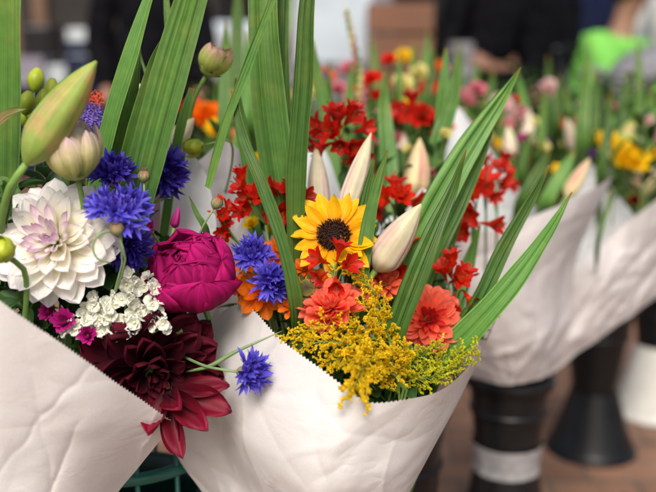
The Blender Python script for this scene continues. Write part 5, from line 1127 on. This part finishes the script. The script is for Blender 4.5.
# ---- people
def skinmesh(name, nodes, edges, mat, r, rootv=0, lev=2):
    me = bpy.data.meshes.new(name); me.from_pydata([n[0] for n in nodes], edges, []); me.materials.append(mat)
    o = put(name, me, r); m = o.modifiers.new('skin', 'SKIN'); m.use_smooth_shade = True
    if not me.skin_vertices: me.skin_vertices.new(name='') if hasattr(me.skin_vertices, 'new') else None
    for i, n in enumerate(nodes):
        sv = me.skin_vertices[0].data[i]; sv.radius = n[1] if isinstance(n[1], tuple) else (n[1], n[1]); sv.use_root = i == rootv
    s = o.modifiers.new('sub', 'SUBSURF'); s.levels = lev; s.render_levels = lev
    return o
def ensure_skin(me):
    return
def person(px, d, rz, label, top, legs, pose='stand', hair=True, lean=0.0, hm='hair', vest=None, arms=(0, 0)):
    a = hz(px, d); r = root('person', Matrix.Translation((a.x, a.y, 0)) @ Matrix.Rotation(rz, 4, 'Z'), label, 'person', 'people in the market')
    # local: faces -Y
    def J(hip, sit):
        y = lean
        ch = Vector((0, -y * .5, hip + .30)); nk = Vector((0, -y * .8, hip + .50)); hd = Vector((0, -y - .02, hip + .66))
        j = {'hip': Vector((0, 0, hip)), 'waist': Vector((0, -y * .2, hip + .14)), 'chest': ch, 'neck': nk, 'head0': nk + Vector((0, -.01, .07)), 'head': hd, 'head1': hd + Vector((0, 0, .09))}
        for s, n in ((-1, 'l'), (1, 'r')):
            j['sh' + n] = ch + Vector((s * .17, 0, .12)); up = arms[0 if s < 0 else 1]
            j['el' + n] = j['sh' + n] + Vector((s * .07, -.05 - .18 * up, -.27 + .07 * up)); j['wr' + n] = j['el' + n] + Vector((-s * .04 * (1 + up), -.12 - .12 * up, -.20 + .24 * up)); j['ha' + n] = j['wr' + n] + Vector((0, -.05 - .03 * up, -.06 + .04 * up))
            j['th' + n] = Vector((s * .09, 0, hip - .06))
            if sit: j['kn' + n] = Vector((s * .13, -.42, hip + .0)); j['an' + n] = Vector((s * .13, -.40, .08)); j['to' + n] = Vector((s * .14, -.58, .05))
            else: j['kn' + n] = Vector((s * .10, -.03, .50)); j['an' + n] = Vector((s * .11, .02, .08)); j['to' + n] = Vector((s * .13, -.16, .04))
        return j
    sit = pose == 'sit'; j = J(.62 if sit else .92, sit)
    names = list(j); ix = {n: i for i, n in enumerate(names)}
    rad = {'hip': (.13, .10), 'waist': (.125, .095), 'chest': (.15, .11), 'neck': .055, 'head0': .05, 'head': (.078, .09), 'head1': (.065, .075)}
    for n in 'lr': rad.update({'sh' + n: .055, 'el' + n: .042, 'wr' + n: .03, 'ha' + n: (.042, .022), 'th' + n: .085, 'kn' + n: .06, 'an' + n: .042, 'to' + n: (.045, .028)})
    E = [('hip', 'waist'), ('waist', 'chest'), ('chest', 'neck'), ('neck', 'head0'), ('head0', 'head'), ('head', 'head1')]
    for n in 'lr': E += [('chest', 'sh' + n), ('sh' + n, 'el' + n), ('el' + n, 'wr' + n), ('wr' + n, 'ha' + n), ('hip', 'th' + n), ('th' + n, 'kn' + n), ('kn' + n, 'an' + n), ('an' + n, 'to' + n)]
    def sub(keep, gr, mat, name):
        ks = [n for n in names if n in keep]; im = {n: i for i, n in enumerate(ks)}
        rr2 = lambda v: (v[0] + gr, v[1] + gr) if isinstance(v, tuple) else (v + gr, v + gr)
        return skinmesh(name, [(j[n], rr2(rad[n])) for n in ks], [(im[x], im[y]) for x, y in E if x in im and y in im], mat, r)
    sub(names, 0, M_['skin'], 'body')
    sub(['hip', 'waist', 'chest', 'neck' if 0 else 'chest'] + [k + n for k in ('sh', 'el', 'wr') for n in 'lr'], .022, top, 'jacket')
    sub(['hip'] + [k + n for k in ('th', 'kn', 'an') for n in 'lr'], .024, legs, 'trousers')
    for n in 'lr':
        p = j['an' + n]; q = j['to' + n]
        obj('shoe', tube([p + Vector((0, .04, -.03)), p.lerp(q, .5) + Vector((0, 0, -.01)), q + Vector((0, -.02, 0))], .045, .035, 8, 12), M_['cloth_k'], r)
    h = j['head']
    G = lathe([(.095 * math.sin(PI * i / 14 + .001), .105 * -math.cos(PI * i / 14)) for i in range(15)], 20, lambda q, t: 1 + .04 * math.sin(q * 5))
    G = ([Vector((v.x, v.y * 1.1 + .03, v.z + .035)) + h for v in G[0] ], G[1], G[2])
    obj('hair', G, M_[hm], r)
    obj('nose', tube([h + Vector((0, -.075, .02)), h + Vector((0, -.105, -.012)), h + Vector((0, -.08, -.02))], .008, .012, 5, 6), M_['skin'], r)
    if vest is not None:
        V, Fc, UV = tube([j['hip'] + Vector((0, 0, .02)), j['waist'], j['chest'], j['chest'] + Vector((0, -.02, .16))], .17, .15, 12, 24, rf=lambda s: 1 + .10 * math.sin(PI * s))
        obj('vest', (V, Fc, UV), vest, r)
    return r, j
rc, jc = person(160, 4.3, .2, 'person in a black coat standing behind the widest sword leaf', M_['cloth_k'], M_['cloth_k'], arms=(-.1, -.1))
obj('coat_skirt', tube([jc['waist'] + Vector((0, 0, .05)), jc['hip'], Vector((0, 0, .45))], .18, .24, 12, 24), M_['cloth_k'], rc)
person(482, 4.6, .5, 'person in black, left of the two dark figures in the middle distance', M_['cloth_k'], M_['cloth_k'], arms=(-.3, -.2))
person(514, 5.0, -.3, 'person in black, right of the two dark figures in the middle distance', M_['cloth_k'], M_['cloth_k'], arms=(-.2, -.3))
person(583, 4.4, .9, 'seated person in a lime green vest with dark hair', M_['cloth_lime'], M_['cloth_n'], pose='sit', lean=.16, vest=M_['cloth_lime'], arms=(.5, .5))
person(662, 4.6, -.4, 'person in navy trousers at the right edge', M_['cloth_w'], M_['cloth_n'])
# stool under the seated person, and a grey folded pushchair beside
a = hz(583, 4.4)
r = root('stool', Matrix.Translation((a.x, a.y + .03, 0)), 'low wooden stool under the person in the lime vest', 'stool')
obj('seat', lathe([(.001, .50), (.16, .50), (.165, .515), (.16, .53), (.001, .53)], 24), M_['wood'], r)
for k in range(4):
    q = PI / 4 + k * PI / 2; obj('leg', tube([(.1 * math.cos(q), .1 * math.sin(q), .50), (.16 * math.cos(q), .16 * math.sin(q), 0)], .015, .012, 3, 8), M_['wood'], r)
a = hz(636, 4.0)
r = root('pushchair', Matrix.Translation((a.x, a.y, 0)) @ Matrix.Rotation(.5, 4, 'Z') @ Matrix.Scale(1.0, 4), 'grey fabric pushchair beside the person in the lime vest', 'pushchair')
V, Fc, UV = coons([(0, 0, 0)] * 2 if 0 else [(280, 0, 1), (328, -20, 1), (376, 0, 1)], [(290, 240, 1), (366, 240, 1)], [(280, 0, 1), (290, 240, 1)], [(376, 0, 1), (366, 240, 1)], 4, 4)
obj('hood', ([Vector((.22 * math.cos(q), .22 * math.sin(q) * math.sin(t) - .02, .80 + .24 * math.sin(q) * math.cos(t))) for t in [i * .22 - .9 for i in range(10)] for q in [PI * j / 12 for j in range(13)]], [(i * 13 + j, i * 13 + j + 1, (i + 1) * 13 + j + 1, (i + 1) * 13 + j) for i in range(9) for j in range(12)], None), M_['cloth_g'], r)
obj('seat', box(.40, .34, .08, (0, 0, .50), .03), M_['cloth_g'], r); obj('backrest', box(.40, .07, .42, (0, .18, .74), .03), M_['cloth_g'], r)
for sx in (-1, 1):
    obj('frame', tube([(sx * .22, -.25, .09), (sx * .22, .05, .55), (sx * .22, .35, 1.02)], .012, .012, 8, 8), M_['black'], r)
    for sy in (-.25, .25):
        w_ = obj('wheel', ring(0, 0, 0, .085, .018, 24), M_['black'], r, Matrix.Translation((sx * .24, sy, .105)) @ Matrix.Rotation(PI / 2, 4, 'Y'))
    obj('frame', tube([(sx * .22, .25, .09), (sx * .22, -.02, .5)], .012, .012, 4, 8), M_['black'], r)
obj('handle', tube([(-.22, .35, 1.02), (0, .36, 1.03), (.22, .35, 1.02)], .014, .014, 8, 8), M_['black'], r)

# ================================================================== LIGHT
SE, SA = math.radians(47), math.radians(-172)     # soft high light from the left, behind the camera
w = bpy.data.worlds.new('World'); S.world = w; w.use_nodes = True; nt = w.node_tree; nt.nodes.clear()
sky = nt.nodes.new('ShaderNodeTexSky'); sky.sky_type = 'NISHITA'; sky.sun_disc = False; sky.sun_elevation = SE; sky.sun_rotation = SA
sky.air_density = 1.0; sky.dust_density = 4.0; sky.ozone_density = .6
bgn = nt.nodes.new('ShaderNodeBackground'); bgn.inputs[1].default_value = .13; out = nt.nodes.new('ShaderNodeOutputWorld')
nt.links.new(sky.outputs[0], bgn.inputs[0]); nt.links.new(bgn.outputs[0], out.inputs[0])
ld = bpy.data.lights.new('sun', 'SUN'); ld.energy = 3.5; ld.angle = math.radians(30); ld.color = (1, .95, .88)
lo = bpy.data.objects.new('sun', ld); COL.objects.link(lo)
sd = Vector((math.sin(SA) * math.cos(SE), math.cos(SA) * math.cos(SE), math.sin(SE)))   # direction toward the sun
lo.rotation_euler = sd.to_track_quat('Z', 'Y').to_euler()
S.view_settings.view_transform = 'Standard'; S.view_settings.look = 'None'; S.view_settings.exposure = 0
S.render.engine = 'CYCLES'
for o in list(bpy.data.objects):
    if 'M' in o: del o['M']
